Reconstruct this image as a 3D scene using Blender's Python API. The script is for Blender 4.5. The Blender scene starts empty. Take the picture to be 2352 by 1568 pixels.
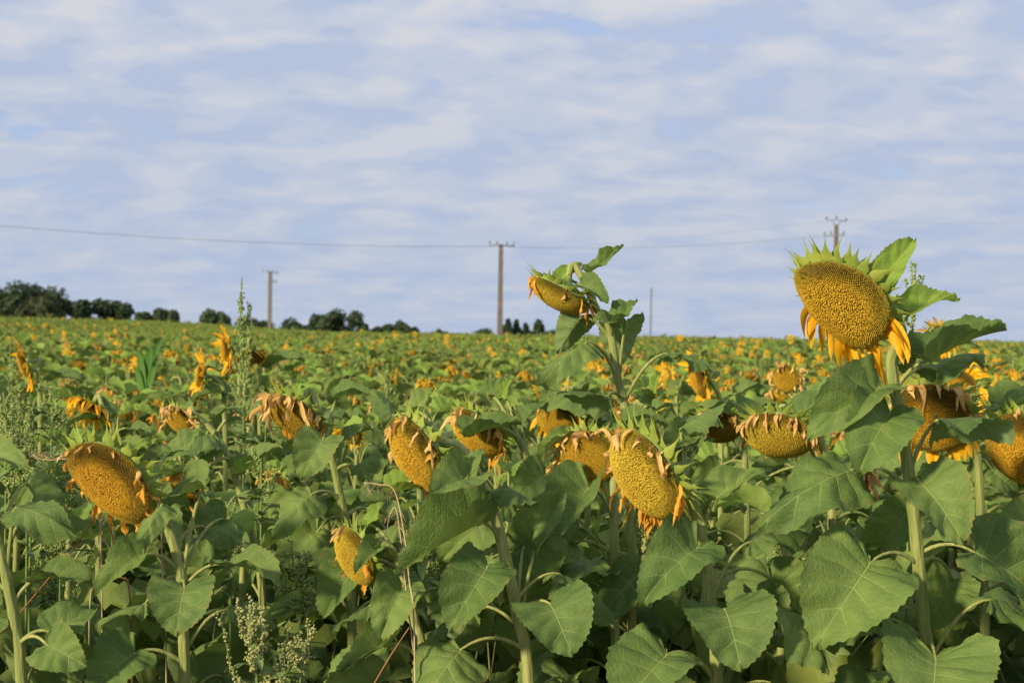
import bpy, math, random
import numpy as np
from mathutils import Vector, Matrix

# ------------------------------------------------------------------ camera, sky, sun, exposure
scene = bpy.context.scene
W0, H0, F0 = 2352.0, 1568.0, 3266.0          # measuring frame used for the layout notes below
CAM = Vector((0, 0, 1.75))
PITCH, ROLL = math.radians(-0.40), math.radians(-0.83)
cam_d = bpy.data.cameras.new('camera')
cam_d.sensor_width = 36.0
cam_d.lens = 36.0 * F0 / W0
cam_d.clip_start, cam_d.clip_end = 0.05, 6000
cam_d.dof.use_dof = True
cam_d.dof.focus_distance = 3.2
cam_d.dof.aperture_fstop = 7.0
cam_o = bpy.data.objects.new('camera', cam_d)
scene.collection.objects.link(cam_o)
CM = Matrix.Rotation(math.pi / 2 + PITCH, 3, 'X') @ Matrix.Rotation(-ROLL, 3, 'Z')
cam_o.matrix_world = Matrix.Translation(CAM) @ CM.to_4x4()
scene.camera = cam_o
C_R, C_U, C_F = CM @ Vector((1, 0, 0)), CM @ Vector((0, 1, 0)), CM @ Vector((0, 0, -1))

SUN_DIR = Vector((-0.66, -0.66, 0.37)).normalized()     # towards the sun: low, behind the camera's left shoulder
world = bpy.data.worlds.new('World')
scene.world = world
world.use_nodes = True


def build_world():
    nt = world.node_tree
    nt.nodes.clear()
    N, L = nt.nodes.new, nt.links.new

    def math_(op, a, b=None, c=None, clamp=False):
        n = N('ShaderNodeMath'); n.operation = op; n.use_clamp = clamp
        for i, v in enumerate((a, b, c)):
            if v is None: continue
            if isinstance(v, (int, float)): n.inputs[i].default_value = v
            else: L(v, n.inputs[i])
        return n.outputs[0]

    tc = N('ShaderNodeTexCoord')
    sep = N('ShaderNodeSeparateXYZ'); L(tc.outputs['Generated'], sep.inputs[0])
    zz = math_('ADD', math_('MAXIMUM', sep.outputs[2], 0.0), 0.21)
    u = math_('DIVIDE', sep.outputs[0], zz)
    v = math_('DIVIDE', sep.outputs[1], zz)
    comb = N('ShaderNodeCombineXYZ'); L(u, comb.inputs[0]); L(v, comb.inputs[1])
    mp = N('ShaderNodeMapping'); L(comb.outputs[0], mp.inputs[0])
    mp.inputs['Rotation'].default_value = (0, 0, math.radians(-32))
    mp.inputs['Scale'].default_value = (1.0, 1.15, 1.0)

    def noise(scale, detail, rough, dist, off, sh=0.0):
        off = (off[0] + sh * 0.95, off[1] + sh * 0.2, off[2])
        m = N('ShaderNodeMapping'); L(mp.outputs[0], m.inputs[0]); m.inputs['Location'].default_value = off
        n = N('ShaderNodeTexNoise'); L(m.outputs[0], n.inputs['Vector'])
        n.inputs['Scale'].default_value = scale; n.inputs['Detail'].default_value = detail
        n.inputs['Roughness'].default_value = rough; n.inputs['Distortion'].default_value = dist
        return n.outputs['Fac']
    def deck(sh):
        puffs = noise(4.2, 4, 0.5, 0.15, (3.1, 7.7, 0), sh)
        big = noise(1.1, 2, 0.5, 0.3, (1.3, -2.0, 4), sh)
        fine = noise(8.0, 3, 0.5, 0.3, (8.0, 1.0, 2), sh)
        return math_('ADD', math_('MULTIPLY', puffs, 0.60), math_('ADD', math_('MULTIPLY', big, 0.22), math_('MULTIPLY', fine, 0.18)))
    thick = deck(0.0)
    relief = math_('MULTIPLY', math_('SUBTRACT', thick, deck(-0.10)), 0.55)     # side of each puff turned to the sun
    tone = math_('ADD', math_('MULTIPLY_ADD', math_('SUBTRACT', thick, 0.5), 0.8, 0.5), relief)
    ramp = N('ShaderNodeValToRGB'); L(tone, ramp.inputs[0])
    ramp.color_ramp.interpolation = 'EASE'
    e = ramp.color_ramp.elements
    e[0].position, e[0].color = 0.41, (0.490, 0.570, 0.745, 1)
    e[1].position, e[1].color = 0.615, (0.720, 0.718, 0.760, 1)
    el = e.new(0.50); el.color = (0.590, 0.640, 0.765, 1)
    # the deck is a little thicker and greyer low over the land
    hz = N('ShaderNodeMapRange'); L(sep.outputs[2], hz.inputs[0])
    hz.inputs[1].default_value, hz.inputs[2].default_value = 0.0, 0.27
    hz.inputs[3].default_value, hz.inputs[4].default_value = 0.62, 0.0
    low = N('ShaderNodeMix'); low.data_type = 'RGBA'
    L(hz.outputs[0], low.inputs['Factor']); L(ramp.outputs[0], low.inputs['A'])
    low.inputs['B'].default_value = (0.430, 0.520, 0.695, 1)
    # thin places where the blue sky shows through
    sky = N('ShaderNodeTexSky'); sky.sky_type = 'NISHITA'; sky.sun_disc = False
    sky.sun_elevation = math.asin(SUN_DIR.z)
    sky.sun_rotation = math.atan2(SUN_DIR.x, SUN_DIR.y)
    sk = N('ShaderNodeMix'); sk.data_type = 'RGBA'; sk.blend_type = 'MULTIPLY'
    sk.inputs['Factor'].default_value = 1.0
    L(sky.outputs[0], sk.inputs['A']); sk.inputs['B'].default_value = (0.10, 0.13, 0.20, 1)
    gap = N('ShaderNodeMapRange'); gap.interpolation_type = 'SMOOTHSTEP'
    L(math_('ADD', math_('MULTIPLY', thick, 0.6), math_('MULTIPLY', noise(1.5, 5, 0.55, 0.8, (-4.0, 2.2, 1)), 0.4)), gap.inputs[0])
    gap.inputs[1].default_value, gap.inputs[2].default_value = 0.37, 0.44
    gap.inputs[3].default_value, gap.inputs[4].default_value = 0.78, 1.0
    fin = N('ShaderNodeMix'); fin.data_type = 'RGBA'
    L(gap.outputs[0], fin.inputs['Factor']); L(sk.outputs['Result'], fin.inputs['A']); L(low.outputs['Result'], fin.inputs['B'])
    bg = N('ShaderNodeBackground'); L(fin.outputs['Result'], bg.inputs[0]); bg.inputs[1].default_value = 0.80
    out = N('ShaderNodeOutputWorld'); L(bg.outputs[0], out.inputs[0])


build_world()
sun_d = bpy.data.lights.new('sun', 'SUN')
sun_d.energy, sun_d.angle, sun_d.color = 4.9, math.radians(5.0), (1.0, 0.83, 0.58)
sun_o = bpy.data.objects.new('sun', sun_d)
scene.collection.objects.link(sun_o)
sun_o.rotation_euler = (-SUN_DIR).to_track_quat('-Z', 'Y').to_euler()
vs = scene.view_settings
vs.view_transform, vs.look, vs.exposure, vs.gamma = 'Standard', 'None', 0.28, 1.0
vs.use_curve_mapping = False
scene.cycles.max_bounces = 8
scene.cycles.transparent_max_bounces = 8

# ------------------------------------------------------------------ helpers
rng = random.Random(11)
UP = Vector((0, 0, 1))


def P(px, py, d):
    """point seen at (px, py) of the measuring frame, d metres in front of the camera"""
    return CAM + d * (C_F + C_R * ((px - W0 / 2) / F0) - C_U * ((py - H0 / 2) / F0))


def smooth01(t):
    t = min(1.0, max(0.0, t)); return t * t * (3 - 2 * t)


CREST = 126.0


def ground_z(x, y):
    z = 0.75 * smooth01((-x - 14) / 18) * smooth01(y / 110)
    if y > CREST - 6:
        z -= 13 * smooth01((y - CREST + 6) / 300)
    return z


def catmull(pts, n):
    pts = [Vector(p) for p in pts]
    if len(pts) == 2: pts = [pts[0], pts[0].lerp(pts[1], .5), pts[1]]
    q = [pts[0] * 2 - pts[1]] + pts + [pts[-1] * 2 - pts[-2]]
    out = []
    for i in range(len(pts) - 1):
        p0, p1, p2, p3 = q[i:i + 4]
        for k in range(n):
            t = k / n
            out.append(0.5 * ((2 * p1) + (p2 - p0) * t + (2 * p0 - 5 * p1 + 4 * p2 - p3) * t * t + (3 * p1 - p0 - 3 * p2 + p3) * t ** 3))
    out.append(pts[-1])
    return out


class MB:
    """collects shapes and builds ONE mesh"""
    def __init__(s):
        s.v, s.f, s.m, s.uv, s.uv2, s.col, s.tint = [], [], [], [], [], [], []

    def add(s, verts, faces, mat=0, uv=None, uv2=None, col=(1, 1, 1), tint=0.0):
        o = len(s.v); n = len(verts)
        s.v.extend([tuple(v) for v in verts])
        s.f.extend([tuple(i + o for i in f) for f in faces])
        s.m.extend([mat] * len(faces))
        s.uv.extend(uv if uv is not None else [(0, 0)] * n)
        s.uv2.extend(uv2 if uv2 is not None else [(0.5, 0)] * n)
        s.col.extend(col if isinstance(col, list) else [col] * n)
        s.tint.extend([tint] * n)
        return s

    def tube(s, pts, radii, sides=8, mat=0, col=(1, 1, 1), cap=True, tint=0.0, flute=0.0):
        n = len(pts)
        if not isinstance(radii, (list, tuple)): radii = [radii] * n
        verts, faces, uv = [], [], []
        t = (pts[1] - pts[0]).normalized()
        a = t.orthogonal().normalized()
        for i, p in enumerate(pts):
            t = (pts[min(i + 1, n - 1)] - pts[max(i - 1, 0)]).normalized()
            a = (a - t * a.dot(t)).normalized(); b = t.cross(a)
            for k in range(sides):
                an = 2 * math.pi * k / sides
                verts.append(p + (a * math.cos(an) + b * math.sin(an)) * radii[i] * (1 + flute * math.cos(an * 7 + .15 * i))); uv.append((k / sides, i / n))
        for i in range(n - 1):
            for k in range(sides):
                k2 = (k + 1) % sides
                faces.append((i * sides + k, i * sides + k2, (i + 1) * sides + k2, (i + 1) * sides + k))
        if cap:
            faces.append(tuple(reversed(range(sides)))); faces.append(tuple(range((n - 1) * sides, n * sides)))
        return s.add(verts, faces, mat, uv=uv, col=col, tint=tint)

    def box(s, c, sx, sy, sz, mat=0, rz=0.0):
        R = Matrix.Rotation(rz, 3, 'Z')
        vs_ = [Vector(c) + R @ Vector((x * sx / 2, y * sy / 2, z * sz / 2)) for z in (-1, 1) for y in (-1, 1) for x in (-1, 1)]
        return s.add(vs_, [(0, 2, 3, 1), (4, 5, 7, 6), (0, 1, 5, 4), (2, 6, 7, 3), (0, 4, 6, 2), (1, 3, 7, 5)], mat)

    def merge(s, o, M=None, mat=None, tint=0.0):
        vv = o.v if M is None else [tuple(M @ Vector(v)) for v in o.v]
        off = len(s.v)
        s.v.extend(vv); s.f.extend([tuple(i + off for i in f) for f in o.f])
        s.m.extend(o.m if mat is None else [mat] * len(o.f))
        s.uv.extend(o.uv); s.uv2.extend(o.uv2); s.col.extend(o.col); s.tint.extend([t + tint for t in o.tint])
        return s

    def mesh(s, name, mats, smooth=True):
        me = bpy.data.meshes.new(name)
        me.from_pydata(s.v, [], s.f)
        me.update()
        if not isinstance(mats, (list, tuple)): mats = [mats]
        for m in mats: me.materials.append(m)
        nf = len(me.polygons)
        if len(mats) > 1: me.polygons.foreach_set('material_index', np.array(s.m, np.int32))
        me.polygons.foreach_set('use_smooth', np.full(nf, smooth, dtype=bool))
        li = np.empty(len(me.loops), np.int32); me.loops.foreach_get('vertex_index', li)
        for nm, dat in (('flat', s.uv), ('vein', s.uv2)):
            l = me.uv_layers.new(name=nm)
            l.data.foreach_set('uv', np.array(dat, np.float32)[li].ravel())
        ca = me.color_attributes.new('tone', 'FLOAT_COLOR', 'POINT')
        c = np.ones((len(s.v), 4), np.float32); c[:, :3] = np.array(s.col, np.float32)
        ca.data.foreach_set('color', c.ravel())
        ta = me.attributes.new('tint', 'FLOAT', 'POINT')
        ta.data.foreach_set('value', np.array(s.tint, np.float32))
        return me

    def build(s, name, mats, parent=None, smooth=True):
        return link(name, s.mesh(name, mats, smooth), parent)


def link(name, data, parent=None, M=None):
    o = bpy.data.objects.new(name, data)
    if LIB is None: scene.collection.objects.link(o)
    if parent is not None: o.parent = parent
    if M is not None: o.matrix_local = M
    return o


LIB = None


def tag(o, label=None, cat=None, group=None, kind=None):
    if label: o['label'] = label
    if cat: o['category'] = cat
    if group: o['group'] = group
    if kind: o['kind'] = kind
    return o


def empty(name, loc=(0, 0, 0)):
    o = link(name, None); o.location = loc; o.empty_display_size = 0.1
    return o


# ------------------------------------------------------------------ materials
def new_mat(name):
    m = bpy.data.materials.new(name); m.use_nodes = True
    nt = m.node_tree; nt.nodes.clear()
    return m, nt, nt.nodes.new, nt.links.new


def mixc(nt, fac, a, b, mode='MIX'):
    n = nt.nodes.new('ShaderNodeMix'); n.data_type = 'RGBA'; n.blend_type = mode
    for sock, val in (('Factor', fac), ('A', a), ('B', b)):
        if isinstance(val, (int, float)): n.inputs[sock].default_value = val
        elif isinstance(val, (tuple, list)): n.inputs[sock].default_value = tuple(val) + ((1,) if len(val) == 3 else ())
        else: nt.links.new(val, n.inputs[sock])
    return n.outputs['Result']


def mth(nt, op, a, b=None, c=None, clamp=False):
    n = nt.nodes.new('ShaderNodeMath'); n.operation = op; n.use_clamp = clamp
    for i, v in enumerate((a, b, c)):
        if v is None: continue
        if isinstance(v, (int, float)): n.inputs[i].default_value = v
        else: nt.links.new(v, n.inputs[i])
    return n.outputs[0]


def mrange(nt, v, a, b, c, d, sm=False):
    n = nt.nodes.new('ShaderNodeMapRange')
    if sm: n.interpolation_type = 'SMOOTHSTEP'
    nt.links.new(v, n.inputs[0])
    for i, x in enumerate((a, b, c, d)): n.inputs[i + 1].default_value = x
    return n.outputs[0]


def noise_tex(nt, scale, detail=3, rough=0.5, coord='Object', dist=0.0):
    tc = nt.nodes.new('ShaderNodeTexCoord')
    n = nt.nodes.new('ShaderNodeTexNoise'); nt.links.new(tc.outputs[coord], n.inputs['Vector'])
    n.inputs['Scale'].default_value = scale; n.inputs['Detail'].default_value = detail
    n.inputs['Roughness'].default_value = rough; n.inputs['Distortion'].default_value = dist
    return n.outputs['Fac']


def leaf_material(name, dark, light, under, vein, transl, veins=True, trans_fac=0.22):
    m, nt, N, L = new_mat(name)
    oi = N('ShaderNodeObjectInfo')
    at = N('ShaderNodeAttribute'); at.attribute_name = 'tint'
    rnd = mth(nt, 'FRACT', mth(nt, 'ADD', oi.outputs['Random'], at.outputs['Fac']))
    big = noise_tex(nt, 3.0, 3, 0.55)
    f = mth(nt, 'ADD', mth(nt, 'MULTIPLY', rnd, 0.6), mth(nt, 'MULTIPLY', mrange(nt, big, 0.35, 0.65, 0, 1), 0.4), clamp=True)
    col = mixc(nt, f, dark, light)
    # yellow blotches and small dry specks
    sp = noise_tex(nt, 14.0, 4, 0.6)
    old = mth(nt, 'FRACT', mth(nt, 'MULTIPLY', rnd, 7.31))
    spf = mth(nt, 'MULTIPLY', mrange(nt, sp, 0.58, 0.72, 0, 1, True), mrange(nt, old, 0.45, 1.0, 0.05, 0.7))
    col = mixc(nt, spf, col, (0.26, 0.25, 0.035))
    speck = noise_tex(nt, 60.0, 2, 0.5)
    col = mixc(nt, mrange(nt, speck, 0.70, 0.76, 0, 0.6), col, (0.20, 0.14, 0.06))
    dust = noise_tex(nt, 5.0, 5, 0.65)
    col = mixc(nt, mrange(nt, dust, 0.5, 0.75, 0, 0.16), col, (0.24, 0.29, 0.13))
    vo = N('ShaderNodeTexVoronoi'); vo.feature = 'DISTANCE_TO_EDGE'; vo.inputs['Scale'].default_value = 26.0
    tcv = N('ShaderNodeTexCoord'); L(tcv.outputs['Object'], vo.inputs['Vector'])
    cell = mrange(nt, vo.outputs['Distance'], 0.0, 0.22, 0, 1, True)
    col = mixc(nt, mrange(nt, cell, 0, 1, 0.08, 0.0), col, (0.30, 0.37, 0.13))
    bump_h = mth(nt, 'ADD', noise_tex(nt, 9.0, 5, 0.6), mth(nt, 'MULTIPLY', cell, 0.14))
    if veins:
        fl = N('ShaderNodeUVMap'); fl.uv_map = 'flat'; ve = N('ShaderNodeUVMap'); ve.uv_map = 'vein'
        s1 = N('ShaderNodeSeparateXYZ'); L(fl.outputs[0], s1.inputs[0])
        s2 = N('ShaderNodeSeparateXYZ'); L(ve.outputs[0], s2.inputs[0])
        ax = mth(nt, 'ABSOLUTE', s1.outputs[0])
        wm = mth(nt, 'MULTIPLY_ADD', s1.outputs[1], -0.011, 0.014)
        mid = mth(nt, 'SUBTRACT', 1.0, mth(nt, 'DIVIDE', ax, wm), clamp=True)
        fr = mth(nt, 'ABSOLUTE', mth(nt, 'SUBTRACT', mth(nt, 'FRACT', mth(nt, 'MULTIPLY_ADD', s2.outputs[1], 7.0, -0.1)), 0.5))
        wv = mth(nt, 'MULTIPLY_ADD', s2.outputs[0], -0.055, 0.085)
        side = mth(nt, 'SUBTRACT', 1.0, mth(nt, 'DIVIDE', fr, wv), clamp=True)
        side = mth(nt, 'MULTIPLY', side, mrange(nt, s2.outputs[0], 0.0, 1.0, 0.6, 0.04))
        fr2 = mth(nt, 'ABSOLUTE', mth(nt, 'SUBTRACT', mth(nt, 'FRACT', mth(nt, 'ADD', mth(nt, 'MULTIPLY', s2.outputs[0], 6.0), mth(nt, 'MULTIPLY', s2.outputs[1], 19.0))), 0.5))
        fine = mth(nt, 'MULTIPLY', mth(nt, 'SUBTRACT', 1.0, mth(nt, 'DIVIDE', fr2, 0.12), clamp=True), 0.18)
        vm = mth(nt, 'MAXIMUM', mth(nt, 'MAXIMUM', mid, side), fine)
        vcol = mixc(nt, mth(nt, 'MULTIPLY', vm, 0.85), col, vein)
        bump_h = mth(nt, 'SUBTRACT', bump_h, mth(nt, 'MULTIPLY', vm, 0.9))
    else:
        vcol = col
    if veins:   # dry brown margin here and there
        edge = mth(nt, 'MULTIPLY', mrange(nt, s2.outputs[0], 0.86, 1.0, 0, 1, True), mrange(nt, noise_tex(nt, 7.0, 3, 0.6), 0.48, 0.66, 0, 0.9))
        edge = mth(nt, 'MULTIPLY', edge, mrange(nt, old, 0.2, 0.7, 0.0, 1.0))
        vcol = mixc(nt, edge, vcol, (0.27, 0.19, 0.055))
    geo = N('ShaderNodeNewGeometry')
    ucol = mixc(nt, 0.62, vcol, under)
    fcol = mixc(nt, geo.outputs['Backfacing'], vcol, ucol)
    bp = N('ShaderNodeBump'); bp.inputs['Strength'].default_value = 0.42; bp.inputs['Distance'].default_value = 0.008
    L(bump_h, bp.inputs['Height'])
    pb = N('ShaderNodeBsdfPrincipled'); L(fcol, pb.inputs['Base Color']); L(bp.outputs[0], pb.inputs['Normal'])
    pb.inputs['Roughness'].default_value = 0.58; pb.inputs['Specular IOR Level'].default_value = 0.2
    tr = N('ShaderNodeBsdfTranslucent'); L(mixc(nt, 0.5, fcol, transl), tr.inputs[0])
    mx = N('ShaderNodeMixShader'); mx.inputs[0].default_value = trans_fac
    L(pb.outputs[0], mx.inputs[1]); L(tr.outputs[0], mx.inputs[2])
    o = N('ShaderNodeOutputMaterial'); L(mx.outputs[0], o.inputs[0])
    return m


def plain_material(name, a, b, scale, rough=0.7, bump=0.3, bdist=0.004, trans=0.0, stretch=None, objrand=0.25, spec=0.3, attr=False):
    m, nt, N, L = new_mat(name)
    tc = N('ShaderNodeTexCoord')
    mp = N('ShaderNodeMapping'); L(tc.outputs['Object'], mp.inputs[0])
    if stretch: mp.inputs['Scale'].default_value = stretch
    n = N('ShaderNodeTexNoise'); L(mp.outputs[0], n.inputs['Vector'])
    n.inputs['Scale'].default_value = scale; n.inputs['Detail'].default_value = 5; n.inputs['Roughness'].default_value = 0.6
    oi = N('ShaderNodeObjectInfo')
    at = N('ShaderNodeAttribute'); at.attribute_name = 'tint'
    r = mth(nt, 'FRACT', mth(nt, 'ADD', oi.outputs['Random'], at.outputs['Fac']))
    f = mth(nt, 'ADD', mrange(nt, n.outputs['Fac'], 0.32, 0.68, 0, 1), mth(nt, 'MULTIPLY', mth(nt, 'SUBTRACT', r, 0.5), objrand * 2), clamp=True)
    col = mixc(nt, f, a, b)
    if attr:
        ca = N('ShaderNodeVertexColor'); ca.layer_name = 'tone'
        col = mixc(nt, 1.0, col, ca.outputs[0], 'MULTIPLY')
    bp = N('ShaderNodeBump'); bp.inputs['Strength'].default_value = bump; bp.inputs['Distance'].default_value = bdist
    L(n.outputs['Fac'], bp.inputs['Height'])
    pb = N('ShaderNodeBsdfPrincipled'); L(col, pb.inputs['Base Color']); L(bp.outputs[0], pb.inputs['Normal'])
    pb.inputs['Roughness'].default_value = rough; pb.inputs['Specular IOR Level'].default_value = spec
    sh = pb.outputs[0]
    if trans:
        tr = N('ShaderNodeBsdfTranslucent'); L(col, tr.inputs[0])
        mx = N('ShaderNodeMixShader'); mx.inputs[0].default_value = trans
        L(sh, mx.inputs[1]); L(tr.outputs[0], mx.inputs[2]); sh = mx.outputs[0]
    o = N('ShaderNodeOutputMaterial'); L(sh, o.inputs[0])
    return m


M = {}
M['leaf'] = leaf_material('leaf_green', (0.062, 0.124, 0.030), (0.190, 0.275, 0.065), (0.19, 0.26, 0.10), (0.34, 0.41, 0.13), (0.24, 0.40, 0.03))
M['young'] = leaf_material('young_leaf', (0.20, 0.33, 0.05), (0.28, 0.42, 0.07), (0.30, 0.40, 0.12), (0.45, 0.55, 0.18), (0.45, 0.62, 0.06), trans_fac=0.38)
M['leaf_far'] = leaf_material('leaf_green_far', (0.085, 0.130, 0.024), (0.205, 0.255, 0.048), (0.20, 0.25, 0.085), (0.3, 0.4, 0.15), (0.20, 0.38, 0.03), veins=False)
M['stem'] = plain_material('stem_green', (0.17, 0.22, 0.055), (0.34, 0.36, 0.12), 110, 0.65, 0.9, 0.004, stretch=(1, 1, 0.10))
M['bract'] = plain_material('bract_green', (0.19, 0.28, 0.040), (0.34, 0.40, 0.070), 30, 0.6, 0.2, trans=0.2, objrand=0.35)
M['back'] = plain_material('receptacle_green', (0.13, 0.22, 0.045), (0.22, 0.30, 0.07), 40, 0.65, 0.3)
M['yellow'] = plain_material('yellow_petal', (0.80, 0.38, 0.008), (0.88, 0.52, 0.014), 60, 0.55, 0.4, 0.002, trans=0.3, stretch=(1, 1, 1))
M['dry'] = plain_material('dry_petal', (0.62, 0.35, 0.09), (0.80, 0.57, 0.23), 45, 0.75, 0.6, 0.003, trans=0.35, objrand=0.35)
M['rust'] = plain_material('rusty_petal', (0.64, 0.29, 0.025), (0.80, 0.45, 0.06), 45, 0.75, 0.6, 0.003, trans=0.35, objrand=0.35)
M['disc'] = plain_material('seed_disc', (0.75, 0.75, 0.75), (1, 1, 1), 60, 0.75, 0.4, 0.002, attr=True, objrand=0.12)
M['weed'] = plain_material('weed_green', (0.12, 0.20, 0.05), (0.22, 0.30, 0.09), 30, 0.7, 0.2, trans=0.15)
M['weedseed'] = plain_material('weed_seed', (0.24, 0.34, 0.08), (0.40, 0.47, 0.16), 50, 0.75, 0.2, trans=0.1)
M['paleseed'] = plain_material('pale_weed_seed', (0.30, 0.33, 0.11), (0.44, 0.44, 0.18), 50, 0.75, 0.2, trans=0.1)
M['straw'] = plain_material('dry_straw', (0.38, 0.28, 0.14), (0.55, 0.45, 0.27), 30, 0.75, 0.2)
M['russet'] = plain_material('russet_stalk', (0.22, 0.09, 0.035), (0.34, 0.17, 0.07), 30, 0.7, 0.2)
M['maize'] = plain_material('maize_leaf', (0.08, 0.19, 0.035), (0.13, 0.27, 0.05), 12, 0.5, 0.2, trans=0.3, stretch=(6, 6, 0.4))
M['soil'] = plain_material('soil', (0.060, 0.045, 0.028), (0.125, 0.095, 0.060), 6, 0.95, 0.8, 0.03)
M['concrete'] = plain_material('pole_concrete', (0.105, 0.095, 0.08), (0.175, 0.16, 0.135), 4, 0.85, 0.3)
M['wood'] = plain_material('pole_wood', (0.075, 0.058, 0.045), (0.135, 0.105, 0.080), 5, 0.8, 0.3, stretch=(1, 1, 0.1))
M['steel'] = plain_material('galvanised_steel', (0.14, 0.16, 0.16), (0.24, 0.26, 0.26), 9, 0.55, 0.1)
M['glassy'] = plain_material('insulator', (0.06, 0.10, 0.10), (0.10, 0.15, 0.15), 9, 0.25, 0.0)
M['cable'] = plain_material('cable', (0.07, 0.08, 0.085), (0.10, 0.11, 0.115), 9, 0.6, 0.0)
M['bark'] = plain_material('tree_bark', (0.05, 0.04, 0.03), (0.10, 0.08, 0.06), 6, 0.9, 0.6, 0.03)


def tree_leaf(name, a, b): return plain_material(name, a, b, 0.35, 0.65, 0.0, trans=0.15, objrand=0.1)


M['oak'] = tree_leaf('oak_foliage', (0.022, 0.042, 0.016), (0.050, 0.085, 0.028))
M['olive'] = tree_leaf('olive_foliage', (0.040, 0.055, 0.018), (0.075, 0.090, 0.030))
M['ash'] = tree_leaf('ash_foliage', (0.034, 0.060, 0.024), (0.070, 0.110, 0.038))
M['fir'] = tree_leaf('conifer_foliage', (0.020, 0.040, 0.022), (0.045, 0.075, 0.036))

# ------------------------------------------------------------------ ground and terrain
def build_ground():
    xs = [-900, -500, -250, -130, -80, -60, -50, -44, -38, -32, -28, -24, -20, -16, -12, -8, -4, 0, 4, 8, 12, 20, 32, 50, 80, 130, 250, 500, 900]
    ys = [-60, -20, -5, 0, 2, 4, 8, 14, 20, 30, 40, 50, 60, 70, 80, 90, 100, 110, 120, 130, 145, 160, 180, 200, 225, 250, 300, 360, 430, 600, 1000, 2000, 4000]
    b = MB()
    nx = len(xs)
    v = [(x * (1 if y < 300 else y / 300), y, ground_z(x, y)) for y in ys for x in xs]
    f = [(j * nx + i, j * nx + i + 1, (j + 1) * nx + i + 1, (j + 1) * nx + i) for j in range(len(ys) - 1) for i in range(nx - 1)]
    b.add(v, f)
    tag(b.build('ground', M['soil']), kind='structure')


build_ground()

# ------------------------------------------------------------------ leaf shapes
EDGE = [(0, 0, 0), (.08, .105, -.10), (.17, .255, -.15), (.27, .395, -.09), (.38, .465, .08), (.50, .455, .30), (.62, .41, .50),
        (.74, .31, .70), (.86, .165, .87), (.94, .06, .955), (1, 0, 1)]


def edge_at(s):
    for a, b in zip(EDGE, EDGE[1:]):
        if s <= b[0]:
            t = (s - a[0]) / (b[0] - a[0])
            i = EDGE.index(a)
            p0 = EDGE[max(i - 1, 0)]; p3 = EDGE[min(i + 2, len(EDGE) - 1)]
            def cr(k):
                return 0.5 * (2 * a[k] + (b[k] - p0[k]) * t + (2 * p0[k] - 5 * a[k] + 4 * b[k] - p3[k]) * t * t + (3 * a[k] - p0[k] - 3 * b[k] + p3[k]) * t ** 3)
            return max(0.0, cr(1)), cr(2)
    return 0, 1


def leaf_shape(seed, fold=0.15, bend=0.5, twist=0.0, wave=0.03, cup=0.0, rows=40, cols=5, teeth=0.028, narrow=1.0, blister=0.055):
    """blade from (0,0,0) to (0,1,0), upper face +Z"""
    r = random.Random(seed)
    ph = [r.uniform(0, 6.28) for _ in range(6)]
    flat, vein = [], []
    for i in range(rows + 1):
        s = i / rows
        ex, ey = edge_at(s)
        cy = s ** 2.6 if s < 1 else 1.0
        if 0.08 < s < 0.96 and teeth:
            k = 1 + teeth * (1 if i % 2 else -0.6) * r.uniform(0.5, 1.4)
            ex *= k; ey += 0.010 * (1 if i % 2 else -1)
        for c in range(-cols, cols + 1):
            a = abs(c) / cols
            x = ex * a * (1 if c >= 0 else -1) * narrow
            y = cy + (ey - cy) * a
            flat.append((x, y)); vein.append((a, s))
    verts = []
    for (x, y), (a, s) in zip(flat, vein):
        sg = 1 if x >= 0 else -1
        z = fold * abs(x) + cup * x * x
        z += 1.9 * wave * a * a * math.sin(8 * s + ph[0] + sg * ph[1]) + wave * 0.9 * a * math.sin(17 * s + ph[2] * sg + ph[3])
        z += blister * a * (1 - 0.55 * a) * abs(math.sin(math.pi * (7 * s - 0.1 + 0.5))) * 1.2
        z += blister * 0.7 * math.sin(23 * x + ph[4]) * math.sin(19 * y + ph[5]) * a
        tw = twist * y
        x2, z2 = x * math.cos(tw) - z * math.sin(tw), x * math.sin(tw) + z * math.cos(tw)
        th = bend * y        # the blade bends down towards its tip
        if abs(bend) > 1e-3:
            yy, zz = math.sin(th) / bend, -(1 - math.cos(th)) / bend
        else:
            yy, zz = y, 0
        verts.append(Vector((x2, yy + z2 * math.sin(th), zz + z2 * math.cos(th))))
    tip = verts[rows * (2 * cols + 1) + cols].copy()
    ang = math.atan2(tip.z, tip.y); k = 1 / math.hypot(tip.y, tip.z)
    R = Matrix.Rotation(-ang, 3, 'X') * k
    verts = [R @ v for v in verts]
    n = 2 * cols + 1
    faces = []
    for i in range(rows):
        for c in range(2 * cols):
            q = (i * n + c, i * n + c + 1, (i + 1) * n + c + 1, (i + 1) * n + c)
            if i == 0: q = (cols,) + ((n + c + 1, n + c) if True else ())
            if i == rows - 1: q = (i * n + c, i * n + c + 1, (i + 1) * n + cols)
            faces.append(q)
    b = MB(); b.add(verts, faces, uv=flat, uv2=vein)
    return b


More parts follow.
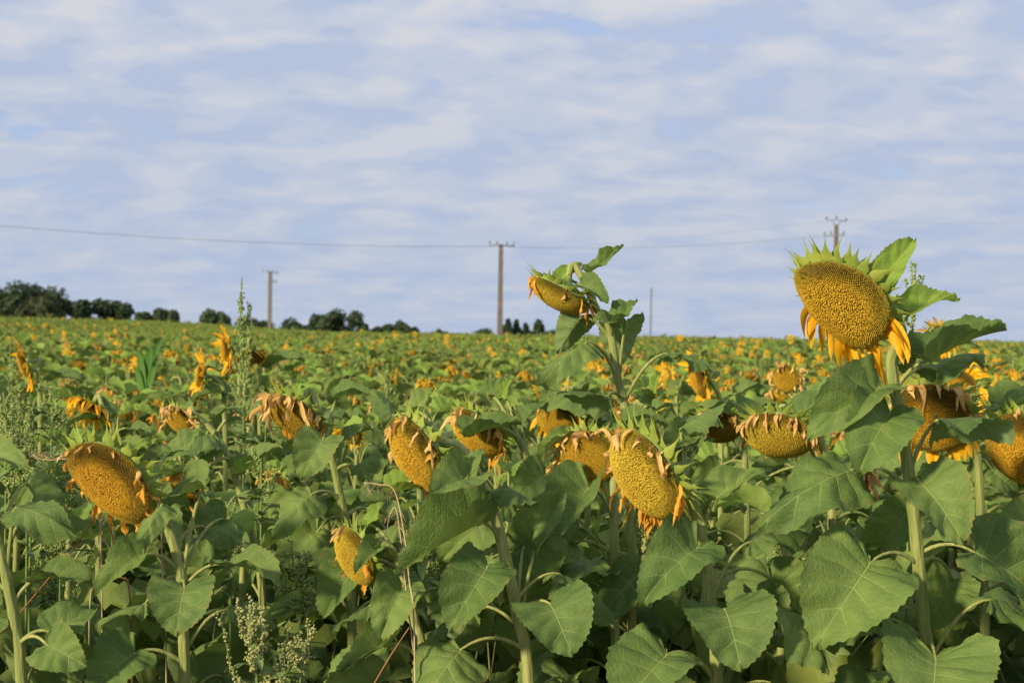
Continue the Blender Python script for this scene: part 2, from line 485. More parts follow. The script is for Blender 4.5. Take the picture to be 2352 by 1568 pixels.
LEAF_KINDS = [  # fold, bend, twist, wave, cup
    (0.42, 0.75, 0.12, 0.045, -0.15), (0.50, 0.9, 0.2, 0.05, -0.2), (-0.42, 0.9, -0.15, 0.05, 0.2), (0.48, 0.55, -0.25, 0.045, -0.25),
    (0.65, 0.5, 0.1, 0.04, 0.0), (-0.45, 0.6, 0.25, 0.05, 0.0), (0.30, 1.35, -0.25, 0.055, 0.0), (0.90, 0.3, 0.3, 0.035, 0.0),
    (0.45, -0.5, 0.2, 0.055, 0.0), (-0.32, 1.1, 0.4, 0.065, 0.0), (0.5, 0.9, -0.4, 0.06, 0.2), (0.36, 0.55, 0.2, 0.04, -0.2)]
LEAF_MESH, YOUNG_MESH, LEAF_LOW, LEAF_TINY = [], [], [], []
for i, (fo, be, tw, wa, cu) in enumerate(LEAF_KINDS):
    b = leaf_shape(100 + i, fo, be, tw, wa, cu)
    LEAF_MESH.append(b.mesh('leaf', M['leaf']))
    YOUNG_MESH.append(b.mesh('leaf', M['young']))
    LEAF_LOW.append(leaf_shape(100 + i, fo, be, tw, wa, cu, rows=14, cols=2, teeth=0))
    LEAF_TINY.append(leaf_shape(100 + i, fo, be, tw, wa * 1.5, cu, rows=7, cols=1, teeth=0))


def leaf_matrix(B, T, nrm, width=1.0):
    y = T - B; ln = y.length; y = y / ln
    z = (nrm - y * nrm.dot(y))
    z = z.normalized() if z.length > 1e-4 else y.orthogonal().normalized()
    x = y.cross(z)
    return Matrix((( x.x * ln * width, y.x * ln, z.x * ln, B.x), (x.y * ln * width, y.y * ln, z.y * ln, B.y), (x.z * ln * width, y.z * ln, z.z * ln, B.z), (0, 0, 0, 1)))


# ------------------------------------------------------------------ flower heads
def dome_h(q, dome):
    return dome * max(0.0, 1 - q * q) ** 0.52


def disc_shape(seed, dome, n, inner, outer, rust, gap_from=0.62):
    """seed disc of unit radius: a dark domed bed with n florets set in a phyllotaxis spiral"""
    r = random.Random(seed)
    b = MB()
    rings, seg = 7, 28
    v, f = [(0, 0, dome - 0.03)], []
    for i in range(1, rings + 1):
        q = i / rings
        for k in range(seg):
            a = 2 * math.pi * k / seg
            v.append((q * math.cos(a), q * math.sin(a), dome_h(q, dome) - 0.035))
    for k in range(seg): f.append((0, 1 + k, 1 + (k + 1) % seg))
    for i in range(rings - 1):
        for k in range(seg):
            k2 = (k + 1) % seg
            f.append((1 + i * seg + k, 1 + (i + 1) * seg + k, 1 + (i + 1) * seg + k2, 1 + i * seg + k2))
    bed = [tuple(inner[j] * .5 + (0.06 - inner[j] * .5 if j == 0 else 0.04 - inner[j] * .5 if j == 1 else .010 - inner[j] * .5) * smooth01((math.hypot(p_[0], p_[1]) - gap_from + .1) / .35) for j in range(3)) for p_ in v]
    b.add(v, f, col=bed)
    ga = math.pi * (3 - math.sqrt(5))
    qs = np.linspace(0, 0.999, 400); hh = np.array([dome_h(q_, dome) for q_ in qs])
    ar = np.concatenate([[0], np.cumsum((qs[1:] + qs[:-1]) / 2 * np.hypot(np.diff(qs), np.diff(hh)))]); ar /= ar[-1]
    cx, cy = r.uniform(-.25, .25), r.uniform(-.25, .25)
    for i in range(n):
        q = float(np.interp((i + 0.5) / n, ar, qs))
        a = i * ga
        jit = 0.9 / math.sqrt(n) * (1 - smooth01((q - gap_from + .12) / 0.3))
        x, y = q * math.cos(a) + r.uniform(-jit, jit), q * math.sin(a) + r.uniform(-jit, jit)
        z = dome_h(q, dome)
        dq = 0.01
        sl = (dome_h(max(q - dq, 0), dome) - dome_h(min(q + dq, .999), dome)) / (2 * dq)
        nv = Vector((math.cos(a) * sl, math.sin(a) * sl, 1)).normalized()
        o = smooth01((q - gap_from) / 0.3)
        size = 2.05 / math.sqrt(n) * (0.60 - 0.22 * o)
        hgt = (0.010 + 0.024 * o) * r.uniform(0.7, 1.3)
        p = Vector((x, y, z - 0.03))
        nv = (nv + Vector((r.uniform(-1, 1), r.uniform(-1, 1), 0)) * 0.10 * (1 - o)).normalized()
        t1 = nv.orthogonal().normalized(); t2 = nv.cross(t1)
        a0 = r.uniform(0, 6.28)
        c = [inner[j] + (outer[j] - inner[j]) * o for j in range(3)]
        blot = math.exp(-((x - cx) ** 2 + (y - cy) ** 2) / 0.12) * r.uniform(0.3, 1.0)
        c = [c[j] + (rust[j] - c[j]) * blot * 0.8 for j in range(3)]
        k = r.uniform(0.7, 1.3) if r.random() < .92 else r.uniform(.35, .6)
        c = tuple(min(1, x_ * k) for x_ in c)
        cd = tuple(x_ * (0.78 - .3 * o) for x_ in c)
        sd = 5
        vv = [p + (t1 * math.cos(a0 + 6.283 * k_ / sd) + t2 * math.sin(a0 + 6.283 * k_ / sd)) * size for k_ in range(sd)]
        vv += [p + nv * (hgt + 0.02) + (t1 * math.cos(a0 + 6.283 * k_ / sd) + t2 * math.sin(a0 + 6.283 * k_ / sd)) * size * (0.72 - .1 * o) for k_ in range(sd)]
        vv.append(p + nv * (hgt + 0.030))
        ff = [(k_, (k_ + 1) % sd, sd + (k_ + 1) % sd, sd + k_) for k_ in range(sd)] + [(sd + k_, sd + (k_ + 1) % sd, 2 * sd) for k_ in range(sd)]
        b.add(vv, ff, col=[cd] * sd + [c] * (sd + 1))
    return b


GOLD, OLIVE, BROWN, RUSTC = (0.62, 0.395, 0.026), (0.52, 0.40, 0.040), (0.44, 0.30, 0.028), (0.52, 0.26, 0.016)
DISCS = [(0.52, disc_shape(1, 0.52, 4000, GOLD, OLIVE, RUSTC, .68)), (0.48, disc_shape(2, 0.48, 4000, (0.62, 0.36, 0.020), BROWN, RUSTC, .55)),
         (0.50, disc_shape(3, 0.50, 4000, (0.59, 0.43, 0.036), OLIVE, (0.50, 0.30, 0.02), .74)), (0.42, disc_shape(4, 0.42, 2200, (0.46, 0.29, 0.022), BROWN, (0.30, 0.15, 0.010), .6))]
DISC_MESH = [(d, b.mesh('seed_disc', M['disc'], smooth=False)) for d, b in DISCS]


def back_shape(rs):
    """green back of a head: a shallow bowl with unit rim narrowing to the stalk"""
    prof = [(0.95, 0.0), (0.985, -0.05), (0.97, -0.14), (0.86, -0.24), (0.60, -0.33), (0.34, -0.40), (rs * 1.25, -0.50), (rs, -0.62)]
    seg = 26
    v, f = [], []
    for i, (q, z) in enumerate(prof):
        for k in range(seg):
            a = 2 * math.pi * k / seg
            w = 1 + 0.035 * math.sin(13 * a) * (1 if 1 <= i <= 5 else 0)
            v.append((q * w * math.cos(a), q * w * math.sin(a), z))
    for i in range(len(prof) - 1):
        for k in range(seg):
            k2 = (k + 1) % seg
            f.append((i * seg + k, (i + 1) * seg + k, (i + 1) * seg + k2, i * seg + k2))
    f.append(tuple(range(seg)))
    b = MB(); b.add(v, f); return b


BACK_MESH = back_shape(0.13).mesh('flower_head', M['back'])


def strip(path, sides, widths, nrm_list, cup=0.25, cols=1):
    """ribbon along a path; sides = lateral directions"""
    v, f, uv = [], [], []
    n = len(path)
    for i in range(n):
        for c in (-1, 0, 1):
            v.append(path[i] + sides[i] * (c * widths[i] / 2) + nrm_list[i] * (abs(c) * cup * widths[i] / 2))
            uv.append((c * 0.5, i / (n - 1)))
    for i in range(n - 1):
        for c in (0, 1):
            f.append((i * 3 + c, i * 3 + c + 1, (i + 1) * 3 + c + 1, (i + 1) * 3 + c))
    b = MB(); b.add(v, f, uv=uv); return b


def frame_of(n):
    """columns: u (rim top), w, n"""
    n = n.normalized()
    u = UP - n * n.dot(UP)
    u = u.normalized() if u.length > 0.05 else Vector((1, 0, 0))
    w = n.cross(u)
    return Matrix(((u.x, w.x, n.x), (u.y, w.y, n.y), (u.z, w.z, n.z)))


def petal_shape(r, Fm, R, dome, phi, length, width, mode):
    """ray petal in head-local metres; gravity acts in the world"""
    g = Fm.transposed() @ Vector((0, 0, -1))
    rad = Vector((math.cos(phi), math.sin(phi), 0)); tan = Vector((-math.sin(phi), math.cos(phi), 0))
    p = rad * R * 0.985 + Vector((0, 0, -0.004))
    n = 8
    if mode == 'fresh':
        d = rad * 0.9 + Vector((0, 0, r.uniform(0.05, 0.55))) + tan * r.uniform(-.15, .15); gk, jit = 0.06, 0.10
    elif mode == 'yellow':
        d = rad * 0.8 + Vector((0, 0, r.uniform(0.0, 0.4))) + tan * r.uniform(-.2, .2); gk, jit = 0.30, 0.14
    else:
        d = rad * 0.55 + Vector((0, 0, r.uniform(0.25, 0.8))) + tan * r.uniform(-.3, .3); gk, jit = r.uniform(.3, .7), 0.50
    d.normalize()
    path, sides, nr, wd = [], [], [], []
    st = length / (n - 1)
    side = tan.copy()
    tw = r.uniform(-1, 1) * (0.10 if mode == 'fresh' else 0.24 if mode == 'yellow' else 0.6)
    for i in range(n):
        t = i / (n - 1)
        path.append(p.copy())
        side = (side - d * side.dot(d)).normalized()
        q = Matrix.Rotation(tw, 3, d)
        side = q @ side
        sides.append(side.copy()); nr.append(d.cross(side) * -1)
        prof = math.sin(math.pi * min(1, (t * 0.86 + 0.14)) ** 0.85) ** 0.75
        wd.append(width * max(0.05, prof) * (r.uniform(0.45, 1.05) if mode == 'dry' else 1))
        d = (d + g * gk * (0.5 + t) + Vector((r.uniform(-1, 1), r.uniform(-1, 1), r.uniform(-1, 1))) * jit).normalized()
        p = p + d * st
        q_ = math.hypot(p.x, p.y) / R
        if q_ < 1.03:
            top = R * dome_h(min(q_, 1), dome) + R * 0.05 + (0.003 if i < n - 1 else 0.006)
            if p.z < top: p.z = top
    cup = {'fresh': 0.25, 'yellow': 0.45, 'dry': 0.8}[mode] * r.choice((-1, 1, 1))
    return strip(path, sides, wd, nr, cup)


def bract_shape(r, R, phi, length, width, layer, droop=0.0):
    rad = Vector((math.cos(phi), math.sin(phi), 0)); tan = Vector((-math.sin(phi), math.cos(phi), 0))
    p = rad * R * (1.0 - 0.05 * layer) + Vector((0, 0, -R * (0.05 + 0.09 * layer)))
    al = r.uniform(0.1, 0.75) - 0.1 * layer
    d = (rad * math.cos(al) - Vector((0, 0, 1)) * math.sin(al) + tan * r.uniform(-.2, .2)).normalized()
    n = 7; path, sides, nr, wd = [], [], [], []
    curl = r.uniform(-0.42, 0.10); cside = r.uniform(-.22, .22)
    prof = [0.85, 1.0, 0.80, 0.42, 0.17, 0.07, 0.02]
    for i in range(n):
        path.append(p.copy())
        s = (tan - d * tan.dot(d)).normalized()
        sides.append(s); nr.append(s.cross(d)); wd.append(width * prof[i])
        d = (d - Vector((0, 0, 1)) * curl * 0.7 * (i / n) + tan * cside * (i / n)).normalized()
        p = p + d * (length / (n - 1)) * (0.8 if i < 3 else 1.2)
    return strip(path, sides, wd, nr, 0.35)


def rim_phi(r, k, cnt, lo, hi):
    a0, a1 = math.acos(hi), math.acos(lo)
    t = max(-1, min(1, 2 * (k + r.uniform(-.9, 1.9)) / cnt - 1))
    return (a1 - (a1 - a0) * abs(t)) * (1 if t > 0 else -1) if lo == -1 else (a0 + (a1 - a0) * abs(t)) * (1 if t > 0 else -1)


def make_head(plant, Mh_loc, nrm, R, disc_i, petals, bracts, seed, separate=True, bract_len=0.5, bcol='bract', squash=None):
    """petals: list of (mode, material, count, selector, length, width); selector of rim height -1..1"""
    r = random.Random(seed)
    Fm = frame_of(nrm)
    dome, dm = DISC_MESH[disc_i]
    MH = Matrix.Translation(Mh_loc) @ Fm.to_4x4()
    hm, dome_keep = BACK_MESH, dome

    def warp(me, k):
        if not squash: return me
        a_, f_, flat = squash            # one side of the head is curled in, its face flatter
        al = Fm.transposed() @ Vector(a_); al = Vector((al.x, al.y)).normalized()
        for v in me.vertices:
            t = v.co.x * al.x + v.co.y * al.y
            if t > 0: v.co.x -= al.x * t * (1 - f_); v.co.y -= al.y * t * (1 - f_)
            if k == 'disc': v.co.z *= flat
        return me
    if squash:
        hm = warp(BACK_MESH.copy(), 'back'); dm = warp(dm.copy(), 'disc'); dome = dome * squash[2]
    head = link('flower_head', hm, plant)
    head.matrix_local = MH @ Matrix.Diagonal((R, R, R, 1))
    sc = Matrix.Diagonal((1 / R, 1 / R, 1 / R, 1))
    ds = link('seed_disc', dm, head)
    if not squash: ds.matrix_local = Matrix.Rotation(r.uniform(0, 6.28), 4, 'Z')
    joinP = {}
    for mode, mat, cnt, lo, hi, ln, wd in petals:
        k = 0; tries = 0
        while k < cnt and tries < 2000:
            tries += 1
            phi = rim_phi(r, k, cnt, lo, hi)
            k += 1
            dryq = mode == 'dry'
            b = petal_shape(r, Fm, R, dome, phi, ln * (r.uniform(.3, 1.1) if dryq else r.uniform(0.75, 1.2)), wd * (r.uniform(.55, 1.35) if dryq else r.uniform(0.8, 1.2)), mode)
            if separate:
                o = link('petal', warp(b.mesh('petal', M[mat]), 'petal'), head); o.matrix_local = sc
            else:
                joinP.setdefault(mat, MB()).merge(b, tint=r.random())
    for mat, b in joinP.items():
        o = b.build('petal', M[mat], head); o.matrix_local = sc
    jb = MB()
    for layer in range(2):
        for k in range(bracts):
            phi = 2 * math.pi * (k + 0.5 * layer + r.uniform(-.25, .25)) / bracts
            b = bract_shape(r, R, phi, R * bract_len * r.uniform(0.65, 1.5), R * 0.25 * r.uniform(0.75, 1.15), layer)
            if separate:
                o = link('bract', warp(b.mesh('bract', M[bcol]), 'bract'), head); o.matrix_local = sc
            else:
                jb.merge(b, tint=r.random())
    if not separate:
        o = jb.build('bract', M[bcol], head); o.matrix_local = sc
    return head


WITHERED = [('dry', 'dry', 16, -0.2, 1, 0.055, 0.016), ('dry', 'rust', 8, -1, 0.1, 0.05, 0.014)]

# ------------------------------------------------------------------ the plants one can tell apart
NRM = {'c': (0, -.85, .5), 'u': (0, -.3, 1), 'l': (-.6, -.6, .5), 'r': (.6, -.6, .5), 'b': (0.1, .8, .6), 'lu': (-.5, -.3, .8), 'ru': (.5, -.3, .8),
       'f': (0, -1, .15), 'lb': (-.6, .5, .6), 'rb': (.6, .5, .6), 'e': (-.2, .15, 1)}
hero_bases = []


def petiole_pts(A, B, lift=0.35):
    d = B - A
    c = A + d * 0.5 + UP * (d.length * lift)
    return [A.lerp(c, t).lerp(c.lerp(B, t), t) for t in [i / 8 for i in range(9)]]


def hero(label, d, stem, head=None, leaves=(), r_top=0.0085, r_bot=0.0135, seed=0, name='sunflower', group='sunflowers along the front of the field', extra=5, squash=None):
    r = random.Random(seed)
    pts = [P(q[0], q[1], d + (q[2] if len(q) > 2 else 0)) for q in stem]
    last = pts[-1]; dirn = (pts[-1] - pts[-2]).normalized()
    gx, gy = last.x + dirn.x * 0.15, last.y + 0.02
    base = Vector((gx, gy, ground_z(gx, gy) - 0.03))
    hero_bases.append((gx, gy))
    if last.z > 0.3: pts += [last.lerp(base, 0.5) + Vector((dirn.x * 0.04, 0, 0)), base]
    else: pts += [base]
    root = empty(name, base); tag(root, label, 'sunflower', group)
    if head:
        hx, hy, hd, n, R, di, petals, bracts, bl = head
        n = Vector(n).normalized(); hc = P(hx, hy, d + hd)
        pts = [hc - n * R * 0.50, hc - n * (R * 0.62 + 0.03)] + pts
        make_head(root, hc - base, n, R, di, petals, bracts, seed + 5, True, bl, squash=squash)
    sp = catmull(pts, 7)
    N_ = len(sp)
    rad = []
    for i in range(N_):
        t = i / (N_ - 1)
        rad.append(.88 * (r_top + (r_bot - r_top) * min(1, t * 1.6)) * (1 + 0.04 * math.sin(i * 1.7)))
    MB().tube([p - base for p in sp], rad, 28, flute=.055).build('stem', M['stem'], root)

    def on_stem(py):
        best = min(range(N_), key=lambda i: abs(py - proj(sp[i])[1]))
        return sp[best], rad[best]
    for lf in leaves:
        ay, bx, by, bd, tx, ty, td, w, nc, kind = lf[:10]
        young = kind >= 100; kind %= 100
        B, T = P(bx, by, d + bd), P(tx, ty, d + td)
        nv = Vector(NRM[nc] if isinstance(nc, str) else nc)
        me = (YOUNG_MESH if young else LEAF_MESH)[kind % len(LEAF_MESH)]
        link('leaf', me, root, leaf_matrix(B - base, T - base, nv, w * .93))
        A, ra = on_stem(ay)
        pp = petiole_pts(A, B)
        MB().tube([p - base for p in pp] + [B - base + (T - B) * 0.06], [0.0052 - 0.0028 * i / 9 for i in range(10)], 7).build('leaf_stalk', M['stem'], root)
    # lower leaves that hang in the shade between the stems
    z_top = 1.22; extra = int(extra * 1.6)
    for k in range(extra):
        i = min(range(N_), key=lambda j: abs(sp[j].z - (0.62 + (z_top - 0.62) * (k + r.random()) / max(1, extra))))
        A = sp[i]; an = r.uniform(-.6, 3.74)
        o_ = Vector((math.cos(an), math.sin(an), 0))
        B = A + o_ * r.uniform(.08, .15) + UP * r.uniform(.01, .06)
        T = B + o_ * r.uniform(.09, .15) - UP * r.uniform(.03, .16)
        link('leaf', LEAF_MESH[r.randrange(len(LEAF_MESH))], root, leaf_matrix(B - base, T - base, o_ * 0.6 + UP, r.uniform(.85, 1.05)))
        MB().tube([p - base for p in petiole_pts(A, B)] + [B - base + (T - B) * .06], [0.0045 - 0.0022 * j / 9 for j in range(10)], 6).build('leaf_stalk', M['stem'], root)
    return root


def proj(p):
    q = p - CAM; z = q.dot(C_F)
    return W0 / 2 + F0 * q.dot(C_R) / z, H0 / 2 - F0 * q.dot(C_U) / z


# --- tall plant whose bare golden head stands against the sky
hero('tallest sunflower, huge bare golden head against the sky, yellow petals hanging below', 3.0,
     [(2066, 745), (2046, 832), (2066, 950), (2088, 1090), (2106, 1250), (2120, 1420), (2134, 1568)],
     (1918, 705, 0, (-.43, -.68, -.59), .112, 0, [('yellow', 'yellow', 20, -1, -.1, .100, .024)], 26, .42),
     [(700, 2028, 650, .03, 2105, 545, .02, .62, (-.5, -.85, .2), 103), (715, 2088, 718, .03, 2207, 685, .06, .55, (-.1, -.7, .7), 100),
      (700, 2010, 690, .05, 2075, 735, -.02, .8, (.3, -.6, .7), 102),
      (905, 2142, 828, .0, 2313, 759, .03, .5, 'u', 4), (870, 2062, 838, .05, 2098, 772, .09, .75, 'c', 3), (900, 2150, 850, .07, 2258, 822, .16, .7, 'u', 9),
      (930, 2016, 892, -.03, 1850, 1012, -.10, .62, (-.15, -.8, .6), 0), (975, 2045, 948, -.06, 1968, 1092, -.13, .98, (-.2, -.85, .5), 1),
      (1125, 1958, 1078, -.04, 1735, 1218, -.10, .70, (-.1, -.7, .7), 2), (1120, 2113, 1108, -.07, 2213, 1252, -.16, 1.04, 'c', 0),
      (1080, 2158, 962, -.02, 2332, 995, .02, .62, (.25, .55, .8), 5), (1290, 1998, 1292, -.07, 1868, 1488, -.16, 1.08, (-.1, -.9, .4), 3),
      (1275, 2238, 1268, -.02, 2400, 1405, .02, .98, (.1, -.8, .6), 1), (1505, 2148, 1508, -.12, 2135, 1660, -.26, 1.5, (0, -.5, .85), 4),
      (1520, 2275, 1376, .0, 2420, 1470, .10, .9, 'u', 2), (1500, 2090, 1180, .10, 1990, 1250, .16, .95, 'c', 11), (1290, 2190, 1330, .12, 2120, 1450, .1, .95, 'c', 0)],
     r_top=.0115, r_bot=.0150, seed=21, squash=((-.7, 0, -.7), .45, .72))

# --- plant in the middle whose flat head lifts a small leaf over the horizon
hero('sunflower with flat tilted head topped by upright young leaves, standing over the horizon', 3.4,
     [(1372, 712), (1402, 765), (1414, 850), (1430, 915), (1445, 1010), (1450, 1180), (1452, 1330)],
     (1286, 674, 0, (-.47, -.13, -.87), .074, 2, [('dry', 'rust', 9, -1, -.4, .06, .014), ('dry', 'dry', 3, 0, 1, .04, .012), ('dry', 'rust', 5, .75, 1, .055, .014)], 17, .5),
     [(700, 1355, 625, .02, 1434, 563, .02, .42, (-.6, -.7, .3), 8), (690, 1288, 645, .03, 1337, 606, .03, .6, (-.5, -.8, .3), 106), (690, 1335, 655, -.02, 1399, 696, -.06, .75, (-.1, -.7, .7), 0),
      (775, 1400, 742, -.06, 1466, 690, -.02, .75, (-.5, -.6, .6), 8), (775, 1405, 745, -.06, 1362, 735, -.10, .95, (-.2, -.7, .7), 0),
      (790, 1335, 728, .0, 1280, 812, .06, .80, (.2, .6, .7), 3), (880, 1440, 738, .0, 1425, 840, .05, 1.05, (-.3, .7, .6), 3),
      (870, 1348, 786, -.06, 1242, 884, -.14, .62, (-.3, -.5, .8), 5), (930, 1395, 910, -.08, 1258, 905, -.1, .70, (-.1, .35, .9), 5),
      (930, 1530, 812, .0, 1638, 852, .0, .75, (.15, .05, 1), 2), (1000, 1505, 905, .0, 1512, 856, .02, .55, (-.5, -.8, .3), 104), (1010, 1490, 930, .0, 1450, 905, -.05, .7, 'c', 0)],
     seed=33, r_top=.0085, r_bot=.0125, extra=6)

# --- big brown head at the field's edge
hero('sunflower with big brown drooping head, curled petals on its rim, beside leafy goosefoot', 3.0,
     [(352, 1128), (368, 1168), (398, 1245), (418, 1340), (421, 1440), (424, 1568)],
     (246, 1113, 0, (-.36, -.80, -.48), .104, 1, [('dry', 'rust', 22, -1, .35, .062, .017), ('dry', 'dry', 6, .4, 1, .05, .014)], 18, .42),
     [(1205, 372, 1158, -.05, 322, 1256, -.12, .62, (-.2, -.8, .6), 5), (1345, 424, 1346, -.05, 405, 1462, -.12, 1.35, 'c', 0), (1305, 330, 1276, -.02, 220, 1368, -.06, .65, (-.1, -.7, .7), 4),
      (1540, 310, 1500, -.04, 205, 1600, -.10, 1.1, (-.1, -.8, .6), 1), (1340, 468, 1120, .0, 385, 1170, .06, .85, (-.2, -.5, .9), 4), (1330, 512, 1190, .10, 420, 1300, .14, .9, 'c', 2),
      (1320, 335, 1385, .05, 215, 1440, .08, .8, (-.1, .2, 1), 5), (1500, 520, 1400, .05, 640, 1440, .12, .8, 'u', 2), (1090, 300, 1060, .02, 345, 1010, .06, .7, (-.4, -.7, .5), 106),
      (1120, 395, 1045, .12, 470, 985, .14, .8, (-.3, -.6, .7), 8), (1450, 480, 1340, .12, 560, 1290, .16, .9, 'u', 1), (1260, 470, 1210, .08, 560, 1250, .06, .9, (.2, -.5, .8), 2)],
     seed=44, r_top=.0095, r_bot=.0135, extra=6, squash=((-.7, 0, -.72), .58, .6))

# --- head with a shawl of tan petals, left of the middle
hero('sunflower with round head under a shawl of tan petals, small upright leaf on top', 3.5,
     [(742, 985), (762, 1050), (778, 1125), (792, 1190), (802, 1300), (808, 1420)],
     (677, 954, 0, (-.42, -.52, -.74), .078, 3, [('dry', 'dry', 22, -.1, 1, .075, .017), ('dry', 'rust', 9, -1, 0, .055, .014)], 18, .45),
     [(1010, 742, 1008, -.08, 690, 1104, -.14, 1.0, 'c', 0), (1150, 716, 1135, -.06, 622, 1238, -.12, .82, (-.2, -.85, .5), 2), (985, 683, 915, .0, 690, 876, .02, .85, (-.5, -.85, .2), 103),
      (1010, 775, 915, .10, 862, 905, .08, .75, (-.1, -.4, .9), 0), (1080, 815, 1070, -.02, 900, 1058, -.04, .75, (-.1, -.5, .9), 2), (1100, 800, 1010, .04, 860, 985, .08, .9, 'lu', 3),
      (1190, 730, 1220, .05, 640, 1300, .04, .9, 'c', 1), (1190, 860, 1180, .1, 940, 1210, .08, .9, 'u', 1), (1250, 745, 1390, .0, 610, 1430, -.06, .7, (-.1, -.6, .8), 4)],
     seed=55, r_top=.0085, r_bot=.0125)

# --- arched stem, head in profile
hero('sunflower on a strongly arched stem, golden head with a folded leaf beside its chin', 3.0,
     [(1012, 1012), (1058, 1030), (1100, 1095), (1138, 1190), (1165, 1300), (1190, 1420), (1214, 1568)],
     (962, 1042, 0, (-.76, -.46, -.45), .085, 0, [('dry', 'dry', 9, .1, 1, .075, .016), ('dry', 'rust', 9, -1, .1, .06, .014)], 18, .48),
     [(1080, 1072, 1098, -.10, 985, 1140, -.18, .95, (-.25, -.85, .4), 4), (1095, 1075, 1096, -.09, 1112, 1030, -.05, .8, (-.4, -.8, .4), 0),
      (1265, 1108, 1200, -.04, 914, 1318, -.12, .52, (-.3, -.6, .8), 7), (1380, 1120, 1300, -.06, 1030, 1452, -.14, .92, (-.1, -.95, .3), 3),
      (1430, 1262, 1385, -.10, 1315, 1508, -.18, 1.38, 'c', 0), (1500, 1060, 1490, -.06, 955, 1640, -.16, 1.0, (-.1, -.9, .5), 2), (1180, 1212, 1145, -.04, 1118, 1135, -.10, .7, (-.1, -.25, 1), 9),
      (1400, 1205, 1250, .08, 1300, 1130, .1, .7, 'c', 1), (1300, 1120, 1190, .12, 1010, 1290, .12, .95, 'c', 11), (1010, 938, 948, .10, 1000, 890, .12, .8, (-.5, -.6, .6), 8),
      (1010, 905, 955, .08, 850, 900, .12, .8, 'u', 5), (1120, 900, 1130, .0, 985, 1120, .0, .75, (-.3, -.5, .8), 107), (1440, 1245, 1230, .06, 1215, 1370, .06, 1.0, 'c', 5)],
     seed=66, r_top=.0105, r_bot=.0140)

# --- behind it, head half hidden by a leaf
hero('sunflower behind the arched stem, tan fringed head half hidden by its folded leaf', 3.5,
     [(1165, 985), (1192, 1010), (1212, 1060), (1222, 1140), (1240, 1300), (1262, 1440)],
     (1098, 990, 0, (-.56, -.50, -.66), .074, 0, [('dry', 'dry', 11, .0, 1, .07, .016), ('dry', 'rust', 14, -1, .1, .065, .014)], 18, .5),
     [(1010, 1082, 1000, -.10, 1200, 975, -.08, .55, (-.1, -.45, .9), 4), (1000, 1120, 905, .05, 1175, 880, .08, .8, 'l', 3), (1010, 1130, 940, -.02, 1085, 960, -.08, .95, (0, -.4, .9), 9),
      (1080, 1180, 935, .02, 1260, 930, .06, .7, 'u', 5), (1150, 1255, 1090, -.05, 1180, 1150, -.1, 1.1, 'c', 0), (1010, 1155, 910, .02, 1175, 868, .02, .7, (-.5, -.8, .3), 103), (1180, 1175, 1150, .02, 1080, 1190, .0, .9, 'c', 2)],
     seed=77, r_top=.008, r_bot=.012)

# --- pair of heads in the middle right
hero('sunflower facing the viewer with a full ruff of tan petals, tucked behind its larger neighbour', 3.35,
     [(1400, 1040), (1410, 1090), (1410, 1180), (1411, 1320), (1412, 1500)],
     (1352, 1050, 0, (-.25, -.88, -.40), .069, 0, [('dry', 'dry', 22, -.3, 1, .058, .016), ('dry', 'rust', 16, -1, 0, .055, .014)], 18, .5),
     [(1200, 1352, 1120, -.06, 1262, 1268, -.12, .75, (-.4, -.7, .6), 4), (1180, 1310, 1000, .02, 1240, 1060, .0, .55, (-.4, -.7, .5), 10), (1280, 1300, 1250, .0, 1215, 1320, -.05, 1.0, 'c', 3),
      (1210, 1470, 1140, .06, 1590, 1220, .06, .75, (.1, -.8, .6), 2), (1330, 1330, 1210, .0, 1290, 1260, .0, .9, 'c', 5), (1300, 1465, 1320, -.02, 1360, 1440, -.06, .7, 'c', 1), (1390, 1340, 1340, .1, 1330, 1250, .1, .9, 'c', 1)],
     seed=88, r_top=.009, r_bot=.0125)

hero('larger sunflower of the touching pair, olive gold head, petals bunched under its dark calyx', 2.95,
     [(1530, 1035), (1570, 1105), (1602, 1190), (1622, 1290), (1634, 1400), (1646, 1568)],
     (1484, 1086, 0, (-.79, -.43, -.44), .099, 2, [('dry', 'dry', 13, -.1, 1, .062, .018), ('dry', 'rust', 30, -1, -.2, .095, .015)], 18, .5),
     [(1225, 1648, 1142, -.04, 1772, 1092, .0, .62, (-.2, -.6, .8), 0), (1330, 1602, 1258, -.06, 1470, 1392, -.14, .80, (-.25, -.8, .5), 1), (1545, 1664, 1398, -.08, 1702, 1542, -.18, 1.42, 'c', 0),
      (1560, 1532, 1502, -.08, 1420, 1640, -.18, 1.1, (-.1, -.7, .7), 3), (1385, 1722, 1245, .05, 1860, 1225, .12, .6, 'u', 2), (1110, 1562, 985, .04, 1680, 925, .06, .7, (-.3, -.4, .85), 5),
      (1120, 1440, 970, .06, 1530, 965, .04, .62, (-.1, -.5, .9), 0), (1120, 1570, 1000, .05, 1520, 1035, .0, .95, 'c', 4), (1100, 1620, 1010, .06, 1560, 990, .02, .8, (-.4, -.5, .75), 8),
      (1380, 1560, 1180, .12, 1460, 1150, .1, .9, 'c', 2), (1350, 1770, 1330, .10, 1890, 1400, .10, .95, 'c', 3)],
     seed=99, r_top=.0105, r_bot=.0145)

